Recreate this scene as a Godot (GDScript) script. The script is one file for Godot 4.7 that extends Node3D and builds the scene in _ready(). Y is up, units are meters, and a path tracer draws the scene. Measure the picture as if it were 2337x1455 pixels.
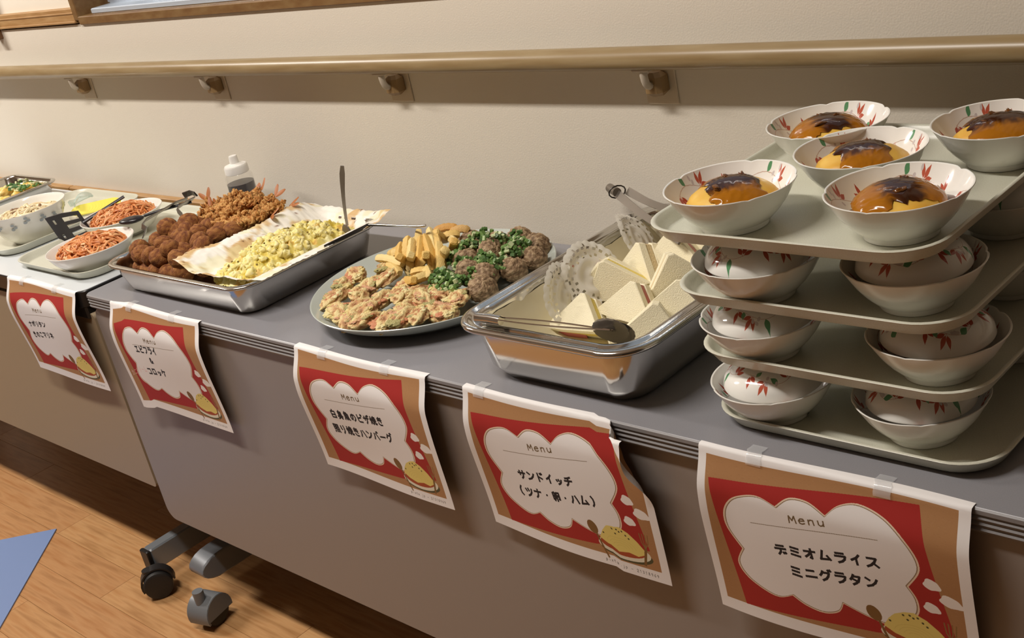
extends Node3D
# Buffet tables along a corridor wall: y up, x along the wall, z away from the wall, metres.

class MB:
	var v := PackedVector3Array()
	var uv := PackedVector2Array()
	var col := PackedColorArray()
	var ix := PackedInt32Array()
	func put(p: Vector3, t := Vector2.ZERO, c := Color.WHITE) -> int:
		v.push_back(p); uv.push_back(t); col.push_back(c)
		return v.size() - 1
	func tri(a: int, b: int, c: int) -> void:
		ix.push_back(a); ix.push_back(b); ix.push_back(c)
	func grid(p: PackedVector3Array, rows: int, cols: int, wrap := false, tt := PackedVector2Array(), cc := PackedColorArray(), flip := false) -> void:
		var o := v.size()
		v.append_array(p)
		if tt.size() == p.size():
			uv.append_array(tt)
		else:
			uv.resize(v.size())
		if cc.size() == p.size():
			col.append_array(cc)
		else:
			for i in p.size():
				col.push_back(Color.WHITE)
		for r in rows - 1:
			for c in (cols if wrap else cols - 1):
				var a := o + r * cols + c
				var b := o + r * cols + (c + 1) % cols
				var d := a + cols
				var e := b + cols
				if flip:
					tri(a, d, b); tri(b, d, e)
				else:
					tri(a, b, d); tri(b, e, d)
	func fan(ring: PackedVector3Array, up: bool, c := Color.WHITE) -> void:
		var m := Vector3.ZERO
		for p in ring:
			m += p
		var o := put(m / ring.size(), Vector2(.5, .5), c)
		for p in ring:
			put(p, Vector2.ZERO, c)
		var n := ring.size()
		for k in n:
			var a := o + 1 + k
			var b := o + 1 + (k + 1) % n
			if up:
				tri(o, a, b)
			else:
				tri(o, b, a)
	func box(c: Vector3, s: Vector3, bev := 0.0, t := Transform3D.IDENTITY) -> void:
		# a box with chamfered edges, made of stacked rectangular rings
		var h := s / 2
		var b := minf(bev, minf(h.x, minf(h.y, h.z)) * .9)
		var lev := [[h.x - b, h.z - b, -h.y], [h.x, h.z, -h.y + b], [h.x, h.z, h.y - b], [h.x - b, h.z - b, h.y]]
		if b <= 0.0:
			lev = [[h.x, h.z, -h.y], [h.x, h.z, h.y]]
		var p := PackedVector3Array()
		var n := 4 if b <= 0.0 else 8
		for l in lev:
			if n == 4:
				for q in [[1, -1], [1, 1], [-1, 1], [-1, -1]]:
					p.push_back(t * (c + Vector3(q[0] * l[0], l[2], q[1] * l[1])))
			else:
				for q in [[1, -1, 0, 1], [1, 1, 0, -1], [1, 1, -1, 0], [-1, 1, 1, 0], [-1, 1, 0, -1], [-1, -1, 0, 1], [-1, -1, 1, 0], [1, -1, -1, 0]]:
					p.push_back(t * (c + Vector3(q[0] * l[0] + q[2] * b, l[2], q[1] * l[1] + q[3] * b)))
		grid(p, lev.size(), n, true)
		fan(p.slice(0, n), false)
		fan(p.slice(p.size() - n), true)
	func lathe(prof: Array, seg: int, at := Vector3.ZERO, petal = null, uvr := 0.0, a0 := 0.0, a1 := TAU) -> void:
		var p := PackedVector3Array()
		var tt := PackedVector2Array()
		var closed := is_equal_approx(a1 - a0, TAU)
		var n := seg if closed else seg + 1
		for q in prof:
			for k in n:
				var a := a0 + (a1 - a0) * k / seg
				var d := Vector3(cos(a) * q[0], q[1], sin(a) * q[0])
				if petal != null:
					d = petal.call(d, a)
				p.push_back(at + d)
				tt.push_back(Vector2(.5 + d.x / (2 * uvr), .5 + d.z / (2 * uvr)) if uvr > 0 else Vector2(float(k) / seg, q[1]))
		grid(p, prof.size(), n, closed, tt)
	func tube(path: PackedVector3Array, rad, seg := 8, capped := true, c := Color.WHITE, sq := Vector2.ONE, up := Vector3.UP, square := 0.0) -> void:
		var n := path.size()
		var p := PackedVector3Array()
		var cc := PackedColorArray()
		var nn := Vector3.ZERO
		for k in n:
			var t := (path[mini(k + 1, n - 1)] - path[maxi(k - 1, 0)]).normalized()
			if k == 0:
				nn = up - t * t.dot(up)
				if nn.length() < .05:
					nn = Vector3.RIGHT - t * t.x
				nn = nn.normalized()
			else:
				nn = (nn - t * t.dot(nn)).normalized()
			var b := nn.cross(t)
			var r: float = rad if rad is float else rad[k]
			for j in seg:
				var a := TAU * (j + .5) / seg
				var f := 1.0
				if square > 0:
					f = pow(pow(absf(cos(a)), square) + pow(absf(sin(a)), square), -1.0 / square)
				p.push_back(path[k] + (nn * cos(a) * sq.x + b * sin(a) * sq.y) * r * f)
				cc.push_back(c)
		grid(p, n, seg, true, PackedVector2Array(), cc)
		if capped:
			fan(p.slice(0, seg), false, c)
			fan(p.slice(p.size() - seg), true, c)
	func blob(at: Vector3, r: Vector3, amp: float, fr: float, sd: int, nu := 20, nv := 13, paint = null, b := Basis.IDENTITY, bot := 1.0) -> void:
		# a lumpy ellipsoid: noise pushes the surface in and out
		var nz := FastNoiseLite.new()
		nz.noise_type = FastNoiseLite.TYPE_SIMPLEX_SMOOTH
		nz.seed = sd; nz.frequency = fr; nz.fractal_octaves = 3
		var p := PackedVector3Array()
		var cc := PackedColorArray()
		for i in nv:
			var la := -PI / 2 + PI * i / (nv - 1)
			for j in nu:
				var lo := TAU * j / nu
				var d := Vector3(cos(la) * cos(lo), sin(la), cos(la) * sin(lo))
				var n := nz.get_noise_3dv(d)
				var q := d * r * (1.0 + amp * n)
				if q.y < 0:
					q.y *= bot
				q = b * q
				p.push_back(at + q)
				cc.push_back(paint.call(d, n, nz) if paint != null else Color.WHITE)
		grid(p, nv, nu, true, PackedVector2Array(), cc)
	func surf(am: ArrayMesh, m: Material, crease := 180.0) -> ArrayMesh:
		var nf := ix.size() / 3
		var fn := PackedVector3Array()
		fn.resize(nf)
		for f in nf:
			var a := v[ix[f * 3]]
			fn[f] = (v[ix[f * 3 + 2]] - a).cross(v[ix[f * 3 + 1]] - a)
		var ar := []
		ar.resize(Mesh.ARRAY_MAX)
		if crease >= 180.0:
			var nn := PackedVector3Array()
			nn.resize(v.size())
			for k in ix.size():
				nn[ix[k]] += fn[k / 3]
			for k in nn.size():
				nn[k] = nn[k].normalized()
			ar[Mesh.ARRAY_VERTEX] = v; ar[Mesh.ARRAY_NORMAL] = nn; ar[Mesh.ARRAY_TEX_UV] = uv; ar[Mesh.ARRAY_COLOR] = col; ar[Mesh.ARRAY_INDEX] = ix
		else:
			var lim := cos(deg_to_rad(crease))
			var adj := {}
			for k in ix.size():
				var key := v[ix[k]].snapped(Vector3.ONE * 1e-6)
				if not adj.has(key):
					adj[key] = PackedInt32Array()
				adj[key].push_back(k / 3)
			var vv := PackedVector3Array()
			var nn := PackedVector3Array()
			var tt := PackedVector2Array()
			var cc := PackedColorArray()
			for k in ix.size():
				var f0 := fn[k / 3].normalized()
				var s := Vector3.ZERO
				for f in adj[v[ix[k]].snapped(Vector3.ONE * 1e-6)]:
					if fn[f].normalized().dot(f0) > lim:
						s += fn[f]
				vv.push_back(v[ix[k]]); nn.push_back(s.normalized() if s.length() > 0 else f0); tt.push_back(uv[ix[k]]); cc.push_back(col[ix[k]])
			ar[Mesh.ARRAY_VERTEX] = vv; ar[Mesh.ARRAY_NORMAL] = nn; ar[Mesh.ARRAY_TEX_UV] = tt; ar[Mesh.ARRAY_COLOR] = cc
		am.add_surface_from_arrays(Mesh.PRIMITIVE_TRIANGLES, ar)
		am.surface_set_material(am.get_surface_count() - 1, m)
		return am
	func mesh(m: Material, crease := 180.0) -> ArrayMesh:
		return surf(ArrayMesh.new(), m, crease)

var M := {}
var taken := {}
var rng := RandomNumberGenerator.new()

func lin(c: Color) -> Color:
	return c.srgb_to_linear()

func hexc(s: String) -> Color:
	return Color.html(s)

func mat(c, rough := .6, metal := 0.0) -> StandardMaterial3D:
	var m := StandardMaterial3D.new()
	m.albedo_color = Color.html(c) if c is String else c
	m.roughness = rough
	m.metallic = metal
	return m

func vmat(rough := .6) -> StandardMaterial3D:
	var m := mat(Color.WHITE, rough)
	m.vertex_color_use_as_albedo = true
	return m

func noise_tex(sz: int, fr: float, oct := 4, ramp: Array = [], sd := 1, kind := FastNoiseLite.TYPE_SIMPLEX_SMOOTH) -> NoiseTexture2D:
	var n := FastNoiseLite.new()
	n.noise_type = kind; n.seed = sd; n.frequency = fr; n.fractal_octaves = oct
	var t := NoiseTexture2D.new()
	t.width = sz; t.height = sz; t.seamless = true; t.noise = n
	if ramp.size():
		var g := Gradient.new()
		g.offsets = PackedFloat32Array(ramp.map(func(r): return r[0]))
		g.colors = PackedColorArray(ramp.map(func(r): return Color.html(r[1])))
		t.color_ramp = g
	return t

func bump(m: StandardMaterial3D, t: Texture2D, cm: float, scale: Vector3) -> StandardMaterial3D:
	m.heightmap_enabled = true
	m.heightmap_texture = t
	m.heightmap_scale = cm
	m.uv1_triplanar = true
	m.uv1_scale = scale
	return m

func numbered(n: String) -> String:
	if not taken.has(n):
		taken[n] = 0
		return n
	taken[n] += 1
	return "%s_%03d" % [n, taken[n]]

func thing(called: String, label: String, category: String, at := Vector3.ZERO, group := "") -> Node3D:
	var o := Node3D.new()
	o.name = numbered(called)
	o.position = at
	add_child(o)
	tag(o, label, category, group)
	return o

func tag(o: Node3D, label: String, category := "", group := "") -> Node3D:
	o.set_meta("label", label)
	if category:
		o.set_meta("category", category)
	if group:
		o.set_meta("group", group)
	return o

func part(called: String, m: Mesh, parent: Node3D, at := Vector3.ZERO) -> MeshInstance3D:
	var o := MeshInstance3D.new()
	o.mesh = m
	o.name = called
	o.position = at
	parent.add_child(o, true)
	return o

func single(called: String, m: Mesh, label: String, category: String, at := Vector3.ZERO, group := "") -> MeshInstance3D:
	var o := MeshInstance3D.new()
	o.mesh = m
	o.name = numbered(called)
	o.position = at
	add_child(o)
	tag(o, label, category, group)
	return o

func struct(called: String, m: Mesh, label := "") -> MeshInstance3D:
	var o := MeshInstance3D.new()
	o.mesh = m
	o.name = called
	add_child(o)
	o.set_meta("kind", "structure")
	if label:
		o.set_meta("label", label)
	return o

func copy(o: Node3D, label := "", group := "") -> Node3D:
	var base := str(o.name)
	if base.length() > 4 and base[base.length() - 4] == "_" and base.substr(base.length() - 3).is_valid_int():
		base = base.substr(0, base.length() - 4)
	var c: Node3D = o.duplicate()
	c.name = numbered(base)
	add_child(c)
	if label:
		c.set_meta("label", label)
	if group:
		c.set_meta("group", group)
	return c

func by_rows(list: Array, phrase: String, rows: Array) -> void:
	# labels for a heap of alike pieces: which row, counted from the viewer's side, and which place in it
	var ordinal := ["leftmost", "second from left", "third from left", "fourth from left", "fifth from left", "sixth from left", "seventh from left", "eighth from left", "ninth from left", "tenth from left"]
	var near := list.duplicate()
	near.sort_custom(func(p, q): return p.position.x * .67 + p.position.z * .74 > q.position.x * .67 + q.position.z * .74)
	var per := int(ceil(float(near.size()) / rows.size()))
	for r in rows.size():
		var row := near.slice(r * per, (r + 1) * per)
		row.sort_custom(func(p, q): return p.position.x * .74 - p.position.z * .67 < q.position.x * .74 - q.position.z * .67)
		for k in row.size():
			var o: String = ordinal[k] if k < row.size() - 1 or row.size() < 3 else "rightmost"
			row[k].set_meta("label", phrase % [o, rows[r]])

func boxm(c: Vector3, s: Vector3, m: Material, bev := .002) -> ArrayMesh:
	var b := MB.new()
	b.box(c, s, bev)
	return b.mesh(m, 25.0)

func rrect(hx: float, hz: float, r: float, y: float, c := Vector3.ZERO, n := 7) -> PackedVector3Array:
	var p := PackedVector3Array()
	for q in [[1, 1, 0.0], [-1, 1, PI / 2], [-1, -1, PI], [1, -1, 1.5 * PI]]:
		for k in n:
			var a: float = q[2] + PI / 2 * k / (n - 1)
			p.push_back(c + Vector3(q[0] * (hx - r) + cos(a) * r, y, q[1] * (hz - r) + sin(a) * r))
	return p

func rloft(hx: float, hz: float, r: float, prof: Array, m: Material, crease := 40.0, n := 7) -> ArrayMesh:
	# prof: [inset, y] from the outer bottom up, over the rim and down to the inner floor
	var b := MB.new()
	var p := PackedVector3Array()
	var cnt := 4 * n
	for q in prof:
		p.append_array(rrect(hx - q[0], hz - q[0], maxf(r - q[0] * .6, .006), q[1], Vector3.ZERO, n))
	b.grid(p, prof.size(), cnt, true)
	b.fan(p.slice(0, cnt), false)
	b.fan(p.slice(p.size() - cnt), true)
	return b.mesh(m, crease)

func arc(a: Vector3, c: Vector3, b: Vector3, n := 9) -> PackedVector3Array:
	# a smooth path through three points
	var p := PackedVector3Array()
	var k := c * 2.0 - (a + b) * .5
	for i in n:
		var t := float(i) / (n - 1)
		p.push_back(a * (1 - t) * (1 - t) + k * 2 * t * (1 - t) + b * t * t)
	return p

func plate_strip(path: PackedVector3Array, side: Array, wid: Array, th: float, b: MB) -> void:
	# a flat strip of metal along a path: side gives its width direction at each point
	var p := PackedVector3Array()
	var n := path.size()
	for k in n:
		var t := (path[mini(k + 1, n - 1)] - path[maxi(k - 1, 0)]).normalized()
		var s: Vector3 = side[k] if side.size() == n else side[0]
		s = (s - t * t.dot(s)).normalized()
		var up := s.cross(t)
		var w: float = wid[k] if wid.size() == n else wid[0]
		for q in [[1, 1], [1, -1], [-1, -1], [-1, 1]]:
			p.push_back(path[k] + up * (q[0] * th / 2) + s * (q[1] * w / 2))
	b.grid(p, n, 4, true)
	b.fan(p.slice(0, 4), false)
	b.fan(p.slice(p.size() - 4), true)

# ---------------------------------------------------------------- printing on images
func fill_poly(im: Image, p: Array, c: Color) -> void:
	var y0 := 1e9
	var y1 := -1e9
	for q in p:
		y0 = minf(y0, q.y); y1 = maxf(y1, q.y)
	for y in range(maxi(int(y0), 0), mini(int(y1) + 1, im.get_height())):
		var xs := []
		for k in p.size():
			var a: Vector2 = p[k]
			var b: Vector2 = p[(k + 1) % p.size()]
			if (a.y <= y + .5) != (b.y <= y + .5):
				xs.push_back(a.x + (y + .5 - a.y) / (b.y - a.y) * (b.x - a.x))
		xs.sort()
		for k in range(0, xs.size() - 1, 2):
			var x0 := maxi(int(round(xs[k])), 0)
			var x1 := mini(int(round(xs[k + 1])), im.get_width())
			if x1 > x0:
				im.fill_rect(Rect2i(x0, y, x1 - x0, 1), c)

func stroke(im: Image, p: Array, w: float, c: Color) -> void:
	for k in p.size() - 1:
		var a: Vector2 = p[k]
		var b: Vector2 = p[k + 1]
		var d := (b - a).normalized() * w / 2
		if d == Vector2.ZERO:
			d = Vector2(w / 2, 0)
		var n := Vector2(-d.y, d.x)
		fill_poly(im, [a - d * .6 + n, b + d * .6 + n, b + d * .6 - n, a - d * .6 - n], c)

func oval(c: Vector2, rx: float, ry: float, rot := 0.0, wob := 0.0, n := 28) -> Array:
	var p := []
	for k in n:
		var a := TAU * k / n
		var r := 1.0 + wob * sin(a * 3 + 1.0) + wob * .6 * sin(a * 5)
		p.push_back(c + Vector2(cos(a) * rx * r, sin(a) * ry * r).rotated(rot))
	return p

func leafp(c: Vector2, ang: float, l: float, w: float) -> Array:
	var p := []
	for k in 13:
		var t := k / 12.0
		p.push_back(c + Vector2(t * l, sin(t * PI) * w * (1.2 - .5 * t)).rotated(ang))
	for k in 13:
		var t := 1.0 - k / 12.0
		p.push_back(c + Vector2(t * l, -sin(t * PI) * w * (1.2 - .5 * t)).rotated(ang))
	return p

# brush strokes of the handwritten-style signs, each on a field of 10 by 10
var GLYPH := {
	"ナ": "1,3.5 9,3.5;5.5,1 5.3,5 4.5,7.5 2.5,9.5",
	"ポ": "1,3.2 8.6,3.2;5,1 5,9 4,8.5;2.8,4.8 1.3,7.8;7.2,4.8 8.7,7.8;8.6,.6 9.6,1.2 9,2.2 8.2,1.6 8.6,.6",
	"リ": "2.8,1.5 2.8,6;7.2,1 7.2,5.5 6.3,7.8 4.2,9.5",
	"タ": "4,1 2.8,3.5 1.2,5.5;3.6,2.5 8,2.5 7,5.5 5,8 2.5,9.5;3,4.8 6.8,6.8",
	"ン": "1.5,2 4,3.8;1.5,9 5,7.8 7.5,5.5 9,2.8",
	"き": "2,2.4 7.6,1.8;1.8,4.4 8,3.8;4,.8 5.2,3.6 7,6.4;2.6,6.6 2.8,8.2 4.5,9.2 7.4,9.2",
	"の": "5.2,2 4.8,5 3.2,8 2,7.5 1.5,5.5 2.5,3.2 5,2 7.5,2.6 8.8,5 8,7.5 5.8,9.2",
	"こ": "2.2,2.2 7,2 7.4,2.6 6.4,3.4;2.2,6.5 2.2,8 4,9 8,8.8",
	"マ": "1,2 9,2 8,4 5.5,6.8;3.5,5 6.5,9",
	"ネ": "5,.8 5,2;1.8,2.8 8,2.8 5,5.5 1.2,7.5;5,5.5 5,9.6;6.5,5.8 8.8,7.5",
	"エ": "1.8,2 8.2,2;5,2 5,8.5;1,8.5 9,8.5",
	"ビ": "2.3,1.2 2.3,8 3.3,9 8.5,9;2.5,5 5,4.6 7.6,3.8;7.4,.6 8,1.9;8.8,.3 9.4,1.6",
	"ピ": "2.3,1.2 2.3,8 3.3,9 8.5,9;2.5,5 5,4.6 7.6,3.8;8.4,.5 9.4,1.1 8.9,2.1 8,1.5 8.4,.5",
	"フ": "1.5,2 8.5,2 7.8,5 5.8,7.8 3,9.5",
	"ラ": "2.2,1.5 7.8,1.5;1.5,4 8.6,4 7.8,6.5 5.8,8.5 3.2,9.6",
	"イ": "7.5,1 5.5,3.5 1.8,5.8;5.2,4 5.2,9.6",
	"カ": "1.5,3.5 8.3,3.5 8,7 7,9 5.6,8.4;4.8,1 4.5,5 3.2,7.8 1.2,9.5",
	"ニ": "2.2,2.8 7.8,2.8;1,8 9,8",
	"ク": "4,1 2.8,3.5 1.2,5.5;3.6,2.5 8.2,2.5 7.2,5.5 5.2,8 2.5,9.6",
	"グ": "3.6,1.6 2.6,3.8 1.2,5.6;3.3,2.9 8,2.9 7,5.7 5.2,8 2.5,9.6;7.6,.4 8.2,1.6;9,.1 9.6,1.3",
	"ー": "1,5.5 9,5.5",
	"ム": "3.8,1 2.8,5 1.8,8.6;1.4,8.6 8.4,8.2;6.5,5.2 8.6,8.8",
	"コ": "1.8,2.2 8,2.2 8,8.6;1.5,8.6 8.2,8.6",
	"ロ": "2,2 2,9;2,2 8,2 8,9;2,8.4 8,8.4",
	"ッ": "2.5,5 3.2,6.6;4.8,4.6 5.4,6.2;7.8,5 7.2,7.2 5.8,8.6 4,9.5",
	"ケ": "3.5,1 2.8,3.5 1.2,6;3,3.4 9,3.4;6.5,3.4 6.2,6.5 4.8,9.5",
	"&": "8,9.5 3,3.2 3.8,1.2 5.4,1.4 5.4,3 2.4,6 2.2,8.2 4,9.4 6.4,8.4 8,5.6",
	"白": "5,.5 4,2.2;2,2.5 2,9.5;2,2.5 8,2.5 8,9.5;2,6 8,6;2,9.3 8,9.3",
	"身": "5,.4 4.2,1.8;3,2 3,7;3,2 7.5,2 7.5,9.6 6.3,9;3,3.8 7.5,3.8;3,5.5 7.5,5.5;1,7.2 9,6.8;7.5,5.5 5,8 1.5,9.8",
	"魚": "4,.4 2,3;3.5,1.5 6.5,1.5 5.5,2.8;2.2,3 2.2,7;2.2,3 7.8,3 7.8,7;2.2,5 7.8,5;5,3 5,7;2.2,7 7.8,7;1.8,8 1.2,9.6;4,8 4.3,9.4;6,8 6.4,9.4;8,8 9,9.5",
	"ザ": "1,3.8 9,3.8;3.2,1.5 3.2,6;6.4,1.4 6.4,5.5 5.6,7.8 4,9.5;7.8,.6 8.3,1.8;9.1,.3 9.6,1.5",
	"サ": "1,3.8 9,3.8;3.2,1.5 3.2,6;6.8,1.2 6.8,5.5 6,7.8 4.2,9.5",
	"焼": "2.2,1 2.2,5 1,9;.8,3.5 1,5.2;3.8,3 3.2,5;2.4,6 3.8,8.5;6.8,.6 6.8,3;4.8,1.8 9,1.8;5.5,3.2 5.5,5.2;8,3.2 8,5.2;4.3,3.6 9.4,3.6;4.3,5.5 9.4,5.5;6,5.5 5.5,8 4.2,9.5;7.6,5.5 7.6,9 9.5,9 9.6,8",
	"照": "1.8,1 1.8,6;1.8,1 4.2,1 4.2,6;1.8,3.5 4.2,3.5;1.8,6 4.2,6;5.2,1.2 9,1.2 8.6,3 7.8,3;6.8,1.2 5.2,3.4;5.5,4 5.5,6.5;5.5,4 8.8,4 8.8,6.5;5.5,6.3 8.8,6.3;1.8,7.8 1.2,9.5;4,7.8 4.3,9.3;6.2,7.8 6.6,9.3;8.2,7.8 9.2,9.4",
	"り": "3,1.5 2.6,4.5 3.2,5.5 3.8,4.8;7,1 7.4,4 6.8,7 4.5,9.6",
	"ハ": "3.5,2.5 2.8,6 1.2,9;6.2,2 7.6,5 9,9",
	"バ": "3.5,2.5 2.8,6 1.2,9;5.8,2.6 7.2,5.4 8.8,9;7.4,.8 8,2;8.8,.5 9.4,1.7",
	"ド": "3.2,1 3.2,9.6;3.2,4.4 7.6,6.6;6,1 6.7,2.3;7.6,.6 8.3,1.9",
	"チ": "8,1.2 5,2.2 2,2.5;1,5 9,5;5.2,2.2 5.2,6 4.2,8.2 2.5,9.6",
	"ツ": "1.8,2.5 2.8,5;4.6,2 5.4,4.5;8.6,2.2 8,5.5 6,8 3,9.6",
	"卵": "4,1 2,2 2,8 4.2,7;2,1.8 4.4,1.8 4.2,6.4 3,9.5;6,1.5 6,9.8;6,1.5 9,1.5 9,8 7.8,7.6;2.9,4 3.2,5.4;7.4,4 7.8,5.4",
	"・": "4.6,5.4 5.4,5.4",
	"(": "7.5,.5 6,3 5.6,5.5 6,8 7.5,10",
	")": "2.5,.5 4,3 4.4,5.5 4,8 2.5,10",
	"デ": "2.2,1.8 7.8,1.8;1,4.4 9,4.4;5.2,4.4 5,7 3.2,9.5;6.8,7.4 7.3,8.5;8.2,7.2 8.7,8.3",
	"ミ": "2.2,1.6 7.8,2.8;2.2,4.6 7.2,5.8;1.8,7.8 8.2,9.4",
	"オ": "1,3.4 9,3.4;6,1 6,9.4 4.8,8.8;5.8,3.8 4,6.4 1.5,8.4",
	"ス": "2,2 8,2 6.5,5 4,7.8 1.2,9.4;5.8,6.2 8.8,9.2",
	"M": "1,10 1.8,1.5 4.8,7 7.8,1.5 9,10", "e": "1.5,6.6 8,6.2 7,4 4,3.8 1.8,6 2.4,9 5,10 8,9", "n": "2,4 2,10;2,6 4.5,4 7,4.6 7.6,10", "u": "2,4 2.2,8.4 4,10 6.4,9.4 7.8,7;7.8,4 7.8,10",
	"p": "2,4 2,13;2,5 5,4 7.4,6 6.6,9 4,10 2,9", "i": "5,4 5,10;5,1.5 5,2", "x": "2,4 8,10;8,4 2,10", "t": "4.5,1.5 4.5,9 6,10 7.5,9.6;2,4 7.5,4", "a": "2,4.6 6.4,4 7.4,5.4 7.4,10;7.4,6.8 3,6.8 2,8.8 4,10 7.4,8.6", ".": "4.6,9.6 5.4,9.6",
	"j": "6,4 6,11.5 4,13 2,12.5;6,1.5 6,2", "-": "2,6.5 8,6.5", "2": "2,3 4,1.2 7,1.6 7.6,4 2,10 8,10", "1": "3,3 5.4,1.2 5.4,10", "3": "2,2 6.6,1.4 7.4,3.6 4.5,5.4 7.8,7 6.8,9.6 2,9.6", "8": "5,1.2 2.6,3 4,5.2 7.6,7.6 6,10 3,9.6 2.4,7.4 7,4 7,2 5,1.2", "9": "7.4,4.4 5.4,6 2.8,5 2.8,2.4 5.4,1.2 7.4,2.6 7.4,6 5.6,10", "6": "7,1.2 3.4,4.4 2.6,8 4.4,10 7,9.2 7.4,6.8 5,5.6 2.8,7.2",
}

func write(im: Image, s: String, at: Vector2, adv: Vector2, size: float, w: float, c: Color, squeeze := .92) -> void:
	var ex := adv.normalized()
	var ey := Vector2(-ex.y, ex.x)
	for k in s.length():
		if not GLYPH.has(s[k]):
			continue
		for st in GLYPH[s[k]].split(";"):
			var p := []
			for q in st.split(" "):
				var xy: PackedStringArray = q.split(",")
				p.push_back(at + adv * k + ex * float(xy[0]) * adv.length() * squeeze * .1 + ey * float(xy[1]) * size * .1)
			stroke(im, p, w, c)

func scallop(notches: Array, via: Array, sx: float, sy: float, grow: float) -> Array:
	# a cloud outline: smooth bulges that meet in sharp notches
	var p := []
	var mid := Vector2(.46, .5)
	for k in notches.size():
		var a: Vector2 = notches[k]
		var b: Vector2 = notches[(k + 1) % notches.size()]
		var pts: Array = [a] + via[k] + [b]
		for i in pts.size() - 1:
			var p0: Vector2 = pts[maxi(i - 1, 0)]
			var p3: Vector2 = pts[mini(i + 2, pts.size() - 1)]
			for j in 8:
				var q: Vector2 = pts[i].cubic_interpolate(pts[i + 1], p0, p3, j / 8.0)
				q += (q - mid).normalized() * grow
				p.push_back(Vector2(q.x * sx, q.y * sy))
	return p

func menu_base() -> Image:
	var W := 1024.0
	var H := 724.0
	var im := Image.create(1024, 724, false, Image.FORMAT_RGB8)
	im.fill(hexc("e9e6e4"))
	im.fill_rect(Rect2i(34, 54, 950, 618), hexc("a97c50"))
	for k in 5200:
		var x := rng.randi_range(34, 980)
		var y := rng.randi_range(54, 670)
		im.fill_rect(Rect2i(x, y, mini(rng.randi_range(2, 9), 984 - x), 1), hexc("a97c50").lightened(rng.randf_range(-.0, .10)) if rng.randf() < .5 else hexc("a97c50").darkened(rng.randf_range(.0, .10)))
	var red := []
	for q in [[.047, .185], [.835, .098], [.885, .5], [.925, .80], [.64, .875], [.118, .93]]:
		red.push_back(Vector2(q[0] * W, q[1] * H))
	fill_poly(im, red, hexc("a3201a"))
	var N := [Vector2(.322, .259), Vector2(.509, .25), Vector2(.775, .537), Vector2(.529, .741), Vector2(.334, .773), Vector2(.157, .568)]
	var V := [[Vector2(.374, .203), Vector2(.445, .203)], [Vector2(.557, .190), Vector2(.631, .165), Vector2(.728, .209), Vector2(.801, .312), Vector2(.823, .42)],
		[Vector2(.799, .6), Vector2(.80, .67), Vector2(.775, .72), Vector2(.691, .797), Vector2(.614, .784)], [Vector2(.506, .801), Vector2(.448, .83), Vector2(.382, .812)],
		[Vector2(.278, .807), Vector2(.22, .792), Vector2(.153, .738), Vector2(.126, .66)], [Vector2(.108, .46), Vector2(.105, .36), Vector2(.14, .28), Vector2(.199, .238), Vector2(.259, .228)]]
	fill_poly(im, scallop(N, V, W, H, .009), hexc("e3cdb4"))
	fill_poly(im, scallop(N, V, W, H, .002), hexc("8d765a"))
	fill_poly(im, scallop(N, V, W, H, -.002), hexc("e9e6e4"))
	var ink := hexc("6f5a3c")
	write(im, "Menu", Vector2(.362, .282) * Vector2(W, H), Vector2(38, -4.8), 34, 5.4, ink)
	stroke(im, [Vector2(.206, .387) * Vector2(W, H), Vector2(.45, .347) * Vector2(W, H), Vector2(.696, .31) * Vector2(W, H)], 2.6, hexc("8a7b66"))
	for q in [[.865, .488, 30, 23], [.923, .561, 40, 24], [.854, .629, 29, 21]]:
		fill_poly(im, oval(Vector2(q[0] * W, q[1] * H), q[2], q[3], .15, .09), hexc("ece8e4"))
	# the plate of food in the corner
	var pc := Vector2(.79, .83) * Vector2(W, H)
	fill_poly(im, oval(pc + Vector2(8, 26), 136, 40, -.02), hexc("4f4a2a"))
	fill_poly(im, oval(pc + Vector2(0, 12), 136, 46, -.02), hexc("ddd9c4"))
	fill_poly(im, oval(pc + Vector2(-4, 2), 118, 40, -.02), hexc("a4481f"))
	var egg := []
	for q in [[-122, -10], [-100, -48], [-76, -74], [-40, -92], [-4, -100], [40, -82], [80, -50], [108, -18], [104, 8], [70, 24], [24, 16], [-30, 26], [-84, 12]]:
		egg.push_back(pc + Vector2(q[0], q[1]))
	fill_poly(im, egg, hexc("e0cd74"))
	for k in 4:
		var rr := []
		for j in 12:
			var a := PI * (1.05 + .9 * j / 11.0)
			rr.push_back(pc + Vector2(-10 + cos(a) * (24 + k * 17), 2 + sin(a) * (12 + k * 11)))
		stroke(im, rr, 1.6, hexc("d2bd66"))
	for q in [[-44, -78], [-20, -84], [-8, -76], [8, -82], [24, -66], [-30, -62], [38, -54], [-96, -38]]:
		fill_poly(im, oval(pc + Vector2(q[0], q[1]), 5, 4, .4, .0, 8), hexc("4a4424"))
	var br := hexc("7d5a2c")
	fill_poly(im, oval(pc + Vector2(-152, -52), 25, 34, -.55), br)
	stroke(im, [pc + Vector2(-136, -22), pc + Vector2(-118, 30), pc + Vector2(-96, 84)], 10, br)
	stroke(im, [pc + Vector2(118, -26), pc + Vector2(108, 14), pc + Vector2(98, 56)], 13, br)
	for k in 4:
		stroke(im, [pc + Vector2(100 + k * 14, -98), pc + Vector2(104 + k * 11, -56), pc + Vector2(118, -28)], 5, hexc("8d6a3a"))
	write(im, "pixta.jp - 21318969", Vector2(.675, .951) * Vector2(W, H), Vector2(14.6, 0), 15, 2.1, hexc("6e6a66"), .8)
	return im

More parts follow.
